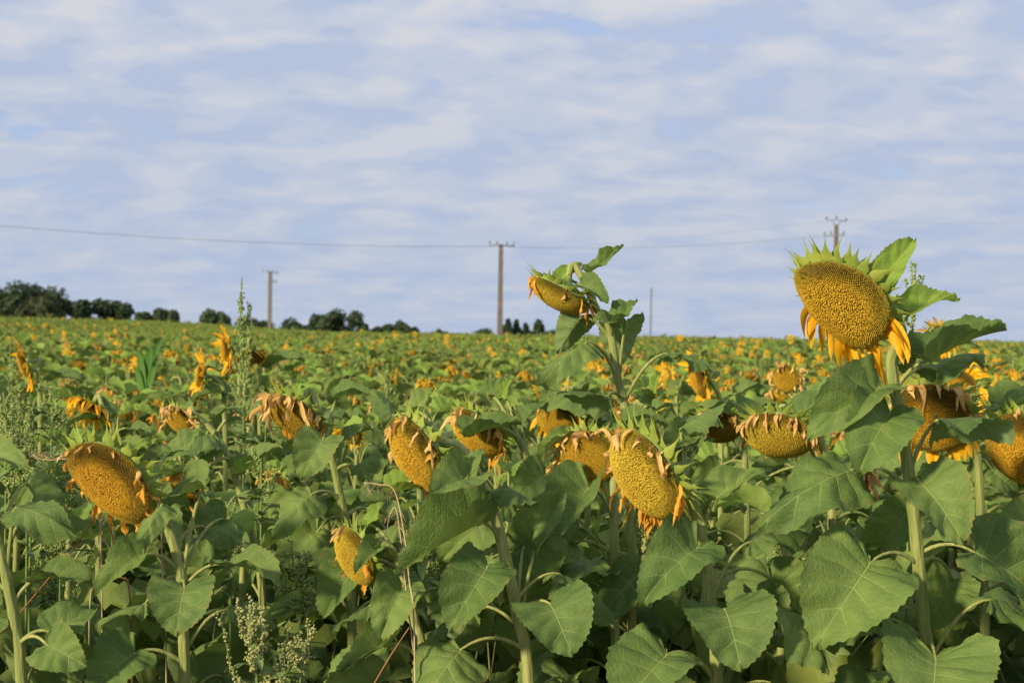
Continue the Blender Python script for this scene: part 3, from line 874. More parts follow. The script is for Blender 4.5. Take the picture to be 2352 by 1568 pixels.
# --- right of the pair
hero('sunflower with broad nodding olive head and tan fringe, between the pair and tallest plant', 3.6,
     [(1860, 985), (1890, 1030), (1905, 1110), (1915, 1240), (1925, 1400)],
     (1788, 996, 0, (-.25, -.56, -.79), .088, 2, [('dry', 'dry', 28, -.15, 1, .062, .015), ('dry', 'rust', 8, -1, -.1, .045, .013)], 20, .45),
     [(1030, 1830, 970, .0, 1900, 905, .02, .9, 'l', 4), (1080, 1870, 950, .08, 1990, 900, .1, .8, 'u', 3), (1080, 1700, 1150, .12, 1600, 1130, .1, .8, 'c', 3), (1150, 1840, 1130, .0, 1760, 1240, .0, .9, 'c', 2),
      (1120, 1760, 935, .1, 1690, 915, .12, .8, 'u', 5), (1200, 2000, 1190, .05, 2080, 1270, .05, .9, 'c', 1)],
     seed=110, r_top=.0085, r_bot=.012)
hero('sunflower with dark nodding head in the shade behind a thin straight stem', 4.1,
     [(1692, 965), (1706, 1000), (1712, 1080), (1716, 1250)],
     (1648, 978, 0, (-.15, -.62, -.76), .07, 3, [('dry', 'dry', 12, -.3, 1, .05, .016), ('dry', 'rust', 6, -1, .3, .05, .015)], 16, .45),
     [(990, 1640, 950, -.1, 1540, 985, -.14, .7, (-.3, -.4, .9), 5), (1000, 1720, 960, .0, 1800, 930, .0, .8, 'u', 0), (1060, 1650, 1075, .0, 1590, 1110, .0, .9, 'c', 1), (990, 1730, 940, -.1, 1600, 925, -.1, .4, (0, -.3, 1), 2)],
     seed=121, r_top=.007, r_bot=.010)
hero('sunflower behind the tallest stem, brown head with tan petals above and bright yellow ones below', 3.45,
     [(2215, 960), (2240, 1020), (2250, 1120), (2256, 1300), (2262, 1450)],
     (2142, 958, 0, (-.40, -.76, -.50), .092, 1, [('dry', 'dry', 20, .0, 1, .085, .018), ('yellow', 'yellow', 13, -1, -.45, .06, .019)], 18, .5),
     [(1050, 2280, 1080, .02, 2350, 1150, .0, .9, 'c', 3), (1000, 2290, 930, .05, 2400, 915, .0, .9, 'r', 0), (1180, 2330, 1160, .0, 2420, 1230, -.05, .95, 'c', 1), (1010, 2280, 1040, .06, 2235, 1120, .06, .95, 'c', 5)],
     seed=132, r_top=.009, r_bot=.0125)
hero('sunflower with a bare russet brown head cut by the edge of the picture', 3.2,
     [(2425, 1030), (2440, 1080), (2446, 1200), (2450, 1400)],
     (2362, 1032, 0, (-.62, -.58, -.53), .096, 1, [('dry', 'dry', 6, .2, 1, .05, .016)], 18, .45),
     [(1100, 2320, 945, .02, 2420, 915, .0, .8, 'u', 0), (1200, 2370, 1180, .0, 2290, 1240, -.04, .95, 'c', 3), (1180, 2340, 1130, .05, 2400, 1200, .05, .9, 'c', 1)],
     seed=143, r_top=.009, r_bot=.0125)

# --- low head in the front
hero('short sunflower with a small golden head hanging low over the weeds, dark green calyx', 3.0,
     [(872, 1243), (905, 1268), (930, 1330), (952, 1420), (978, 1568)],
     (818, 1276, 0, (-.76, -.54, -.36), .064, 2, [('dry', 'dry', 5, .1, 1, .04, .013), ('dry', 'rust', 4, -1, -.1, .045, .013)], 16, .5),
     [(1280, 870, 1262, -.06, 815, 1320, -.12, .6, (-.3, -.8, .5), 4), (1400, 925, 1350, -.04, 870, 1475, -.12, .85, (-.1, -.95, .3), 1), (1510, 890, 1480, -.02, 770, 1568, -.08, .42, (-.3, -.6, .7), 4),
      (1280, 845, 1205, .02, 880, 1150, .02, .7, (-.4, -.7, .6), 108), (1330, 820, 1300, .1, 745, 1420, .1, .85, (-.2, -.7, .7), 4)],
     seed=154, r_top=.008, r_bot=.011, extra=4)
hero('sunflower with a small head wholly wrapped in tan petals, behind the big brown head', 4.0,
     [(445, 950), (485, 985), (520, 1040), (545, 1110), (570, 1200), (600, 1340)],
     (412, 964, 0, (-.45, -.72, -.52), .043, 0, [('dry', 'dry', 15, -.4, 1, .055, .020), ('dry', 'dry', 4, -1, 0, .04, .016)], 14, .6),
     [(1010, 490, 998, -.08, 362, 1045, -.16, .85, (-.2, -.3, .9), 5), (1060, 480, 1080, -.1, 375, 1080, -.1, .5, 'u', 8), (1100, 560, 1085, -.05, 650, 1030, -.05, .8, 'u', 4), (1000, 560, 940, .0, 480, 945, -.04, .6, 'u', 2),
      (1150, 600, 1150, .0, 700, 1180, .0, .9, 'c', 3), (1140, 520, 1170, -.1, 430, 1210, -.14, .9, 'c', 2)],
     seed=165, r_top=.008, r_bot=.0115)

# --- flowers still in yellow petal
FRESH = [('fresh', 'yellow', 24, -1, 1, .062, .021)]
hero('sunflower in side view with a bright yellow ring of petals under an overhanging leaf', 4.7,
     [(1632, 880), (1650, 905), (1655, 960), (1656, 1100)],
     (1606, 868, 0, (-.90, -.12, -.25), .062, 1, FRESH, 16, .7),
     [(900, 1545, 818, -.05, 1642, 842, -.08, .7, (0, -.1, 1), 2), (930, 1700, 905, .0, 1770, 890, .0, .9, 'u', 0), (950, 1620, 940, -.05, 1560, 960, -.1, .9, 'u', 3)],
     seed=176, r_top=.007, r_bot=.01)
hero('sunflower with a fan of bright yellow petals, short of the tall goosefoot spike', 5.2,
     [(492, 868), (512, 890), (516, 960), (518, 1080)],
     (462, 862, 0, (-.85, -.30, .10), .046, 1, [('fresh', 'yellow', 24, -1, 1, .062, .019)], 14, .6),
     [(900, 520, 905, .0, 440, 920, -.05, .7, (-.2, -.5, .8), 1), (940, 560, 925, .0, 640, 900, .0, .8, 'u', 5)], seed=187, r_top=.007, r_bot=.01)
hero('sunflower with ragged yellow petals around a sagging head, low among the weeds', 4.6,
     [(236, 938), (256, 960), (262, 1020), (262, 1120)],
     (206, 940, 0, (-.30, -.55, -.75), .044, 1, [('yellow', 'yellow', 22, -1, 1, .052, .018)], 16, .6),
     [(960, 250, 960, .0, 150, 985, .0, .8, 'u', 1), (1000, 300, 985, .0, 350, 1000, .0, .8, 'u', 3)], seed=198, r_top=.007, r_bot=.01)
hero('sunflower with yellow petals facing away towards the hedge, beside the tall goosefoot', 6.2,
     [(580, 828), (592, 842), (596, 900)], (566, 815, 0, (-.10, -.35, -.93), .075, 1, FRESH, 16, .5),
     [(850, 620, 840, .0, 700, 830, .0, .8, 'u', 1)], seed=209, r_top=.007, r_bot=.01)
hero('sunflower with an orange yellow bloom pressed against the goosefoot spike', 6.0,
     [(538, 800), (548, 815), (550, 880)], (520, 802, 0, (-.85, -.4, -.1), .05, 1, FRESH, 14, .5),
     [(850, 500, 850, .0, 450, 850, .0, .8, 'u', 1)], seed=220, r_top=.007, r_bot=.01)
hero('sunflower with a shabby yellow bloom near the edge of the field by the sparse weeds', 5.8,
     [(78, 848), (88, 860), (92, 940)], (58, 836, 0, (-.8, -.35, -.3), .06, 1, FRESH, 14, .5),
     [(880, 120, 870, .0, 190, 880, .0, .8, 'u', 1)], seed=231, r_top=.007, r_bot=.01)
hero('sunflower with small crumpled yellow bloom peeping out behind the tallest stem', 4.3,
     [(2232, 900), (2244, 920), (2250, 1020)], (2206, 893, 0, (-.6, -.7, -.2), .055, 1, [('yellow', 'yellow', 18, -1, 1, .065, .022)], 14, .5),
     [(960, 2290, 940, .0, 2360, 930, .0, .8, 'u', 1)], seed=242, r_top=.007, r_bot=.01)
hero('sunflower with a yellow drooping bloom rising just above the far edge of the field', 7.5,
     [(2178, 778), (2190, 786), (2194, 850)], (2160, 776, 0, (-.6, -.55, -.5), .075, 1, FRESH, 14, .5),
     [(800, 2210, 790, .0, 2250, 800, .0, .8, 'u', 1)], seed=253, r_top=.007, r_bot=.01)
hero('sunflower with golden head and long petals half covered by a broad leaf, behind the pair', 4.3,
     [(1325, 960), (1345, 980), (1350, 1100)], (1278, 963, 0, (-.4, -.75, -.5), .062, 0, [('yellow', 'yellow', 14, -1, .6, .05, .02), ('dry', 'dry', 6, .1, 1, .05, .018)], 14, .5),
     [(970, 1395, 930, -.05, 1238, 918, -.1, .6, (0, -.25, 1), 5), (1010, 1380, 980, .0, 1440, 950, .0, .8, 'u', 0)], seed=264, r_top=.008, r_bot=.011)
hero('sunflower seen from its green bristly side with russet petals, right behind the touching pair', 3.9,
     [(1462, 940), (1478, 965), (1482, 1100)], (1432, 945, 0, (-.80, .05, -.55), .052, 3, [('dry', 'dry', 8, -1, 1, .05, .018)], 16, .7),
     [(960, 1500, 950, .0, 1560, 930, .0, .8, 'u', 0)], seed=275, r_top=.007, r_bot=.011)
hero('sunflower with a tan ball of shrivelled petals above the leaves beside the tallest plant', 5.2,
     [(1828, 872), (1840, 890), (1845, 1000)], (1806, 868, 0, (-.45, -.8, -.3), .052, 0, [('dry', 'dry', 18, -.6, 1, .05, .02)], 14, .5),
     [(900, 1870, 890, .0, 1920, 880, .0, .8, 'u', 2)], seed=286, r_top=.007, r_bot=.01)
# --- leafy plant cut by the picture's edge
hero('leafy sunflower stem with drooping lower leaves at the outer edge, head out of the picture', 2.95,
     [(-40, 1080), (-15, 1200), (12, 1310), (38, 1450), (50, 1568)], None,
     [(1330, 35, 1165, .0, 180, 1235, -.04, .62, (-.1, -.6, .8), 2), (1300, 75, 1165, .05, 215, 1215, .05, .8, 'u', 9), (1480, 118, 1452, -.02, 225, 1400, .02, 1.0, (-.2, -.8, .5), 11), (1480, 108, 1480, -.06, 200, 1530, -.10, 1.1, 'c', 3),
      (1300, -30, 1050, .05, 68, 1078, .0, .65, 'lu', 0), (1400, 90, 1330, .02, 215, 1345, .02, .9, (-.2, -.3, .9), 1), (1500, -10, 1420, .0, -80, 1500, .0, .9, 'c', 1), (1250, 60, 1110, .1, 160, 1180, .12, .9, 'c', 5)],
     seed=297, r_top=.011, r_bot=.0135)

# ------------------------------------------------------------------ plants of the field behind
LOWMATS = ['leaf_far', 'stem', 'back', 'disc', 'yellow', 'dry', 'rust', 'bract', 'young']
LM = {k: i for i, k in enumerate(LOWMATS)}
DISC_SMALL = [disc_shape(31, 0.38, 170, GOLD, OLIVE, RUSTC), disc_shape(32, 0.36, 170, (0.46, 0.25, .015), BROWN, RUSTC)]


def dome_simple(col):
    b = MB(); seg = 10
    v = [(0, 0, .36)]; f = []
    for q in (.55, 1.0):
        for k in range(seg):
            a = 6.2832 * k / seg; v.append((q * math.cos(a), q * math.sin(a), dome_h(q, .36)))
    for k in range(seg):
        k2 = (k + 1) % seg
        f += [(0, 1 + k, 1 + k2), (1 + k, 1 + seg + k, 1 + seg + k2, 1 + k2)]
    return b.add(v, f, mat=LM['disc'], col=col)


def plant_plan(seed, kind):
    """kind: withered, yellow, fresh, leafy -> layout of one plant in its own frame"""
    r = random.Random(seed)
    H = r.uniform(1.22, 1.36)
    n = Vector((-.55 + r.uniform(-.2, .2), -.55 + r.uniform(-.25, .25), -.55 + r.uniform(-.2, .15))).normalized()
    if kind == 'fresh': n = Vector((-.75, -.5, .0 + r.uniform(-.2, .1))).normalized()
    R = r.uniform(.045, .068)
    top = Vector((r.uniform(-.03, .03), r.uniform(-.03, .03), H))
    horiz = Vector((n.x, n.y, 0)).normalized()
    hc = top + horiz * (R * 0.62 + 0.06) * 0.9 - UP * (0.01 if kind != 'fresh' else -.04)
    lean = Vector((r.uniform(-.06, .06), r.uniform(-.06, .06), 0))
    pts = [Vector((0, 0, -.02)), Vector(lean * .5 + UP * H * .5), top - UP * .05 + lean * .2, hc - n * (R * .62 + .03), hc - n * R * .5]
    if kind == 'leafy': pts = pts[:3] + [top + lean * .2]
    sp = catmull(pts, 5)
    leaves = []
    nl = r.randint(15, 18)
    for i in range(nl):
        t = (i + .5) / nl
        z = .30 + (H - .33) * t ** 0.8
        A = min(sp[:12], key=lambda p: abs(p.z - z)).copy(); A.z = z if z < H - .05 else A.z
        an = i * 2.4 + r.uniform(-.5, .5)
        o_ = Vector((math.cos(an), math.sin(an), 0))
        pl = r.uniform(.06, .12) * (1 - .3 * t)
        B = A + o_ * pl + UP * (r.uniform(.02, .08) if t < .72 else r.uniform(.05, .14))
        ln = r.uniform(.15, .22) * (1.05 - .36 * t)
        dr = r.uniform(.2, 1.1) if t < .72 else r.uniform(-.5, .7)
        T = B + (o_ * math.cos(dr) - UP * math.sin(dr)) * ln + Vector((-o_.y, o_.x, 0)) * r.uniform(-.04, .04)
        leaves.append((A, B, T, (o_ * math.sin(dr) + UP * math.cos(dr)) + Vector((r.uniform(-.4, .4), r.uniform(-.4, .4), 0)), r.uniform(.8, 1.05), r.randrange(len(LEAF_KINDS)), t > .9 and r.random() < .6))
    petals = {'withered': [('dry', 'dry', 10, -.1, 1, .05, .018), ('dry', 'rust', 7, -1, .1, .05, .017)],
              'yellow': [('yellow', 'yellow', 15, -1, 1, .05, .018)],
              'mixed': [('dry', 'rust', 13, -1, 1, .055, .019)],
              'fresh': [('fresh', 'yellow', 17, -1, 1, .052, .020)], 'leafy': []}[kind]
    return dict(n=n, R=R, hc=hc, sp=sp, leaves=leaves, petals=petals, kind=kind, seed=seed)


def stem_and_stalks(pl, sides=8, stalk_sides=5, mat=0):
    b = MB()
    N_ = len(pl['sp'])
    b.tube(pl['sp'], [.0125 - .0055 * i / N_ for i in range(N_)], sides, mat)
    for (A, B, T, nv, w, k, yg) in pl['leaves']:
        pp = petiole_pts(A, B)
        if stalk_sides < 4: pp = pp[::4]
        b.tube(pp + [B + (T - B) * .05], [.0045 - .002 * i / len(pp) for i in range(len(pp) + 1)], stalk_sides, mat, cap=False)
    return b


def plant_parts(seed, kind):
    """a plant with every leaf, petal and its head as objects of their own (kept outside the scene, copied from)"""
    global LIB
    LIB = True
    pl = plant_plan(seed, kind)
    root = empty('sunflower')
    link('stem', stem_and_stalks(pl).mesh('stem', M['stem']), root)
    for (A, B, T, nv, w, k, yg) in pl['leaves']:
        link('leaf', (YOUNG_MESH if yg else LEAF_MESH)[k], root, leaf_matrix(B, T, nv, w))
    if kind != 'leafy':
        make_head_generic(root, pl)
    LIB = None
    return root


def make_head_generic(root, pl):
    r = random.Random(pl['seed'] + 3)
    R, Fm = pl['R'], frame_of(pl['n'])
    dome, dm = DISC_MESH[r.randrange(4)]
    bm = back_shape(.13)
    for layer in range(2):
        for k in range(12):
            phi = 6.2832 * (k + .5 * layer + r.uniform(-.2, .2)) / 12
            bm.merge(bract_shape(r, R, phi, R * .5 * r.uniform(.7, 1.3), R * .3, layer), Matrix.Diagonal((1 / R, 1 / R, 1 / R, 1)), mat=1, tint=r.random())
    head = link('flower_head', bm.mesh('flower_head', [M['back'], M['bract']]), root)
    head.matrix_local = Matrix.Translation(pl['hc']) @ Fm.to_4x4() @ Matrix.Diagonal((R, R, R, 1))
    link('seed_disc', dm, head)
    sc = Matrix.Diagonal((1 / R, 1 / R, 1 / R, 1))
    for mode, mat, cnt, lo, hi, ln, wd in pl['petals']:
        k = 0
        while k < cnt:
            phi = (6.2832 * (k + r.uniform(-.4, .4)) / cnt) if (lo, hi) == (-1, 1) else r.uniform(0, 6.28)
            if not lo <= math.cos(phi) <= hi: continue
            k += 1
            o = link('petal', petal_shape(r, Fm, R, dome, phi, ln * r.uniform(.75, 1.2), wd * r.uniform(.8, 1.2), mode).mesh('petal', M[mat]), head)
            o.matrix_local = sc


def plant_low(seed, kind, lod):
    """the same plant as one light mesh; lod 1 for a few metres off, 2 for farther"""
    pl = plant_plan(seed, kind)
    r = random.Random(seed + 3)
    if lod == 2: pl['R'] *= .85; pl['petals'] = [(a_, b_, c_, d_, e_, f_ * .85, g_) for a_, b_, c_, d_, e_, f_, g_ in pl['petals']]
    b = MB()
    b.merge(stem_and_stalks(pl, 6 if lod == 1 else 4, 4 if lod == 1 else 3), mat=LM['stem'])
    for (A, B, T, nv, w, k, yg) in pl['leaves']:
        b.merge((LEAF_LOW if lod == 1 else LEAF_TINY)[k], leaf_matrix(B, T, nv, w), mat=LM['young' if yg else 'leaf_far'], tint=r.random())
    if kind != 'leafy':
        R, Fm = pl['R'], frame_of(pl['n'])
        MH = Matrix.Translation(pl['hc']) @ Fm.to_4x4()
        MS = MH @ Matrix.Diagonal((R, R, R, 1))
        b.merge(back_shape(.13), MS, mat=LM['back'])
        if lod == 1: b.merge(DISC_SMALL[seed % 2], MS, mat=LM['disc'])
        else: b.merge(dome_simple((0.36, 0.21, .016)), MS)
        for layer in range(2 if lod == 1 else 1):
            for k in range(11):
                b.merge(bract_shape(r, R, 6.2832 * (k + r.uniform(-.3, .3)) / 11, R * .55, R * .34, layer), MH, mat=LM['bract'], tint=r.random())
        for mode, mat, cnt, lo, hi, ln, wd in pl['petals']:
            k = 0
            while k < cnt:
                phi = (6.2832 * (k + r.uniform(-.4, .4)) / cnt) if (lo, hi) == (-1, 1) else r.uniform(0, 6.28)
                if not lo <= math.cos(phi) <= hi: continue
                k += 1
                b.merge(petal_shape(r, Fm, R, .38, phi, ln * r.uniform(.8, 1.2), wd * 1.1, mode), MH, mat=LM[mat], tint=r.random())
    return b.mesh('sunflower_low', [M[k] for k in LOWMATS])


KINDS = ['withered', 'leafy', 'mixed', 'yellow', 'withered', 'leafy', 'yellow', 'mixed', 'leafy', 'withered', 'fresh', 'leafy']
FAR_KINDS = ['yellow', 'leafy', 'fresh', 'leafy', 'mixed', 'leafy', 'leafy', 'leafy', 'withered', 'leafy', 'mixed', 'leafy', 'yellow', 'leafy']
PARTS_LIB = [plant_parts(500 + i, k) for i, k in enumerate(KINDS)]
LOW_LIB = [plant_low(500 + i, k, 1) for i, k in enumerate(KINDS)]
FAR_LIB = [plant_low(700 + i, k, 2) for i, k in enumerate(FAR_KINDS)]
LABELS = {
    'withered': ('sunflower with drooping withered head and tan petals in the crowd behind the front row', 'withered sunflowers of the field'),
    'mixed': ('sunflower with drooping head and rust orange petals in the crowd behind the front row', 'rust petalled sunflowers of the field'),
    'yellow': ('sunflower with nodding head and hanging yellow petals in the crowd behind the front row', 'yellow petalled sunflowers of the field'),
    'fresh': ('sunflower with open yellow bloom turned sideways in the crowd behind the front row', 'sunflowers in open bloom in the field'),
    'leafy': ('leafy sunflower plant without a visible head in the crowd behind the front row', 'headless leafy sunflowers of the field')}


def copy_tree(o, parent=None):
    c = o.copy(); scene.collection.objects.link(c); c.parent = parent
    for ch in o.children: copy_tree(ch, c)
    return c


spots = []
pr = random.Random(5)
y = 3.55
row = 0
while y < 13.2:
    x = -0.37 * y - 0.3 + (row % 2) * 0.2
    while x < 0.37 * y + 0.3:
        xx, yy = x + pr.uniform(-.11, .11), y + pr.uniform(-.14, .14)
        if all((xx - a) ** 2 + (yy - b_) ** 2 > 0.23 ** 2 for a, b_ in hero_bases): spots.append((xx, yy))
        x += 0.43
    y += 0.40; row += 1
spots.sort(key=lambda s: s[0] ** 2 + s[1] ** 2)
N_PARTS, N_ONE = 78, 300
near = []
LEAFY = [i for i, k_ in enumerate(KINDS) if k_ == 'leafy']


def pick(extra_leafy=.22):
    return pr.choice(LEAFY) if pr.random() < extra_leafy else pr.randrange(len(KINDS))


HERO_NAMES = [(256, 'big brown head'), (677, 'tan shawl head'), (962, 'arched stem'), (1289, 'flat tilted head'), (1486, 'touching pair'), (1788, 'nodding olive head'), (2060, 'tallest sunflower'), (40, 'outermost leafy stem'), (466, 'small tan head'), (2362, 'russet head at the edge')]
SHORT = {'withered': 'withered sunflower with tan petals', 'mixed': 'sunflower with rust orange petals', 'yellow': 'sunflower with hanging yellow petals', 'fresh': 'sunflower in open yellow bloom', 'leafy': 'leafy sunflower without a head'}
nearest_used = spots[:N_ONE]
for i, (x, y) in enumerate(nearest_used):
    k = pick()
    while i < 45 and KINDS[k] in ('fresh', 'yellow'): k = pick()
    if i < N_PARTS:
        o = copy_tree(PARTS_LIB[k])
    else:
        o = bpy.data.objects.new('sunflower', LOW_LIB[k]); scene.collection.objects.link(o)
    o.location = (x, y, ground_z(x, y))
    o.rotation_euler = (pr.uniform(-.05, .05), pr.uniform(-.05, .05), pr.gauss(0, .55))
    s = pr.uniform(.94, 1.05) * (1.0 if pr.random() < .93 else 1.07)
    o.scale = (s, s, s)
    lb, gp = LABELS[KINDS[k]]
    if i < N_PARTS:
        near.append((o, KINDS[k], x, y))
        tag(o, None, 'sunflower', gp)
    else:
        tag(o, lb, 'sunflower', gp)
count = {}
for o, kd, x, y in near:      # these can be told apart by the front plant they stand behind
    px_ = proj(Vector((x, y, 1.3)))[0]
    hn = min(HERO_NAMES, key=lambda h: abs(h[0] - px_))[1]
    count.setdefault((kd, hn), []).append(o)
ORD = ['nearest', 'second', 'third', 'fourth', 'fifth', 'sixth', 'seventh', 'eighth', 'ninth', 'tenth']
for (kd, hn), lst in count.items():
    for q, o in enumerate(lst):
        o['label'] = '%s, %s one behind the %s' % (SHORT[kd], ORD[q], hn)

# the thousands farther off, one mass
pts, vi, rot, scl = [], [], [], []
taken = set((round(a, 4), round(b_, 4)) for a, b_ in nearest_used)
for (x, y) in spots[N_ONE:]:
    pts.append((x, y)); vi.append(pick(.35))
y = 2.75
row = 0
while y < CREST + 8:
    step = 0.43 if y < 45 else 0.50
    lim = 0.37 * y + 0.3
    out = lim + (1.6 if y < 13 else 2.5)
    x = -out
    while x < out:
        xx, yy = x + pr.uniform(-.13, .13), y + pr.uniform(-.15, .15)
        if y >= 13.2 or abs(xx) > lim + .15:
            pts.append((xx, yy))
            vi.append(pick(.35) if y < 22 else len(KINDS) + pr.randrange(len(FAR_KINDS)))
        x += step
    y += 0.40 if y < 45 else 0.48
    row += 1
def lay(x, y):      # uneven growth across the field
    return math.sin(x * .23 + 1.3 * math.sin(y * .11)) * math.sin(y * .17 + 2) + .6 * math.sin(x * .71 + y * .43) * math.sin(y * .53 - x * .2)


for q, (x, y) in enumerate(pts):
    g = lay(x, y)
    rot.append(pr.gauss(0, .5)); scl.append((1 + .035 * g) * pr.uniform(.90, 1.07) * (1.0 if pr.random() < .95 else 1.12))
    if vi[q] >= len(KINDS) and g < -.25 and pr.random() < .6: vi[q] = len(KINDS) + 1


def build_field():
    me = bpy.data.meshes.new('sunflower_field')
    me.from_pydata([(x, y, ground_z(x, y)) for x, y in pts], [], [])
    for nm, ty, dat in (('vi', 'INT', vi), ('rot', 'FLOAT', rot), ('scl', 'FLOAT', scl)):
        a = me.attributes.new(nm, ty, 'POINT'); a.data.foreach_set('value', np.array(dat, np.int32 if ty == 'INT' else np.float32))
    o = bpy.data.objects.new('sunflower_field', me); scene.collection.objects.link(o)
    lib = bpy.data.collections.new('field_plants')
    for i, m in enumerate(LOW_LIB + FAR_LIB):
        q = bpy.data.objects.new('field_plant_%03d' % i, m); lib.objects.link(q)
    ng = bpy.data.node_groups.new('scatter', 'GeometryNodeTree')
    ng.interface.new_socket('Geometry', in_out='INPUT', socket_type='NodeSocketGeometry')
    ng.interface.new_socket('Geometry', in_out='OUTPUT', socket_type='NodeSocketGeometry')
    N, L = ng.nodes.new, ng.links.new
    gi, go = N('NodeGroupInput'), N('NodeGroupOutput')
    ci = N('GeometryNodeCollectionInfo'); ci.inputs['Collection'].default_value = lib
    ci.inputs['Separate Children'].default_value = True; ci.inputs['Reset Children'].default_value = True
    ip = N('GeometryNodeInstanceOnPoints'); ip.inputs['Pick Instance'].default_value = True

    def attr(nm, ty):
        n = N('GeometryNodeInputNamedAttribute'); n.data_type = ty; n.inputs['Name'].default_value = nm
        return n.outputs['Attribute']
    cb = N('ShaderNodeCombineXYZ'); L(attr('rot', 'FLOAT'), cb.inputs[2])
    L(gi.outputs[0], ip.inputs['Points']); L(ci.outputs[0], ip.inputs['Instance']); L(attr('vi', 'INT'), ip.inputs['Instance Index'])
    L(cb.outputs[0], ip.inputs['Rotation']); L(attr('scl', 'FLOAT'), ip.inputs['Scale'])
    L(ip.outputs[0], go.inputs[0])
    md = o.modifiers.new('scatter', 'NODES'); md.node_group = ng
    tag(o, 'wide field of drooping sunflowers dotted with orange running back to the trees', 'sunflower field', kind='stuff')


build_field()

# ------------------------------------------------------------------ weeds, grasses, maize
def goosefoot(name, label, top, base_px, d, spread, n_br, seed, seed_mat='weedseed', lump=.0031, dens=1.0, group='goosefoot weeds', leafy=True, side_len=1.0, cat='weed'):
    """upright weed: stalk, side branches crowded with little round seed clusters, narrow leaves below"""
    r = random.Random(seed)
    T = P(top[0], top[1], d); Bp = P(base_px[0], base_px[1], d)
    base = Vector((Bp.x, Bp.y, ground_z(Bp.x, Bp.y)))
    root = empty(name, base); tag(root, label, cat, group)
    vis = T.z - Bp.z
    axis = catmull([base, Bp, Bp.lerp(T, .5) + Vector((r.uniform(-.01, .01), 0, 0)), T], 8)
    MB().tube([p - base for p in axis], [.0042 - .0032 * i / len(axis) for i in range(len(axis))], 6).build('stalk', M['weed'], root)

    def lumps(b, path, s0, s1, k):
        for i in range(k):
            t = s0 + (s1 - s0) * (i + r.random()) / k
            f_ = t * (len(path) - 1); j = min(int(f_), len(path) - 2)
            p = path[j].lerp(path[j + 1], f_ - j) + Vector((r.uniform(-1, 1), r.uniform(-1, 1), r.uniform(-1, 1))) * lump * 1.3
            s = lump * r.uniform(.6, 1.25) * (1.15 - .5 * t)
            q = Matrix.Rotation(r.uniform(0, 6), 3, Vector((r.random(), r.random(), r.random() + .1)))
            vs_ = [p + q @ (Vector(v) * s) for v in ((1, 0, 0), (-1, 0, 0), (0, 1, 0), (0, -1, 0), (0, 0, 1), (0, 0, -1))]
            b.add(vs_, [(0, 2, 4), (2, 1, 4), (1, 3, 4), (3, 0, 4), (2, 0, 5), (1, 2, 5), (3, 1, 5), (0, 3, 5)], 1, tint=r.random())
    topb = MB()
    pth = [p - base for p in axis[-10:]]
    lumps(topb, pth, 0.15, 1.0, int(110 * dens * max(.6, vis / .3)))
    tag(topb.build('seed_spike', [M['weed'], M[seed_mat]], root), kind='stuff')
    for k in range(n_br):
        t = (k + r.random() * .8) / n_br
        A = Bp.lerp(T, t * .82) - base
        an = r.uniform(0, 6.28)
        L_ = (spread * (1.05 - .75 * t) + .02) * r.uniform(.6, 1.15) * side_len
        o_ = Vector((math.cos(an), math.sin(an) * .8, 0))
        E = A + o_ * L_ * .55 + UP * L_ * r.uniform(.7, 1.2)
        path = catmull([A, A + o_ * L_ * .35 + UP * L_ * .25, E], 5)
        b = MB(); b.tube(path, [.0018 - .0010 * i / len(path) for i in range(len(path))], 4, 0)
        lumps(b, path, .12, 1.0, int(60 * dens * (L_ / .12 + .3)))
        for q_ in range(3):
            j = r.randrange(3, len(path)); tw = Vector((r.uniform(-1, 1), r.uniform(-1, 1), r.uniform(.2, 1))).normalized() * L_ * .28
            lumps(b, [path[j], path[j] + tw], 0, 1, int(16 * dens))
        tag(b.build('seed_spray', [M['weed'], M[seed_mat]], root), kind='stuff')
    if leafy:
        for k in range(14):
            t = r.uniform(-.6, .7); A = Bp.lerp(T, t)
            if A.z < base.z + .05: continue
            an = r.uniform(0, 6.28); o_ = Vector((math.cos(an), math.sin(an), 0)); ln = r.uniform(.03, .065) * (1.2 - .5 * max(t, 0))
            B = A + o_ * .01 + UP * .01; E = B + o_ * ln + UP * r.uniform(-.03, .02)
            link('leaf', WEED_LEAF, root, leaf_matrix(B - base, E - base, UP + o_ * .2, .8))
    return root


WEED_LEAF = leaf_shape(900, .2, .6, .1, .02, rows=10, cols=2, teeth=.06, narrow=.5).mesh('leaf', M['weed'])

goosefoot('goosefoot', 'tall green goosefoot spike rising over the horizon in front of the far pole', (555, 636), (560, 960), 4.6, .075, 26, 1, dens=.8, lump=.0030)
goosefoot('mugwort', 'seedy mugwort spikes standing behind the neck of the tallest sunflower', (2092, 600), (2092, 860), 3.5, .11, 12, 2, dens=1.0, leafy=False)
goosefoot('goosefoot', 'bushy bright green goosefoot beside the big brown drooping head', (40, 985), (62, 1160), 3.3, .09, 18, 3, dens=1.0)
goosefoot('goosefoot', 'loose goosefoot trailing in the gap beneath the big brown head', (150, 1060), (140, 1210), 3.35, .07, 10, 4, dens=.8)
goosefoot('goosefoot', 'thin goosefoot spires rising at the outer edge before the far trees', (24, 778), (26, 1010), 5.0, .07, 12, 5, dens=.6)
goosefoot('goosefoot', 'grey green goosefoot standing beside the shabby yellow bloom', (70, 905), (75, 1010), 4.4, .06, 9, 6, dens=.6)
goosefoot('goosefoot', 'pale seeding goosefoot spreading its cream beads at the bottom of the picture', (572, 1392), (590, 1600), 2.75, .11, 15, 7, 'paleseed', .0038, .5, leafy=True)
goosefoot('goosefoot', 'smaller pale goosefoot at the foot of the short low sunflower', (690, 1452), (690, 1610), 2.9, .09, 9, 8, 'paleseed', .0036, .45, leafy=True)
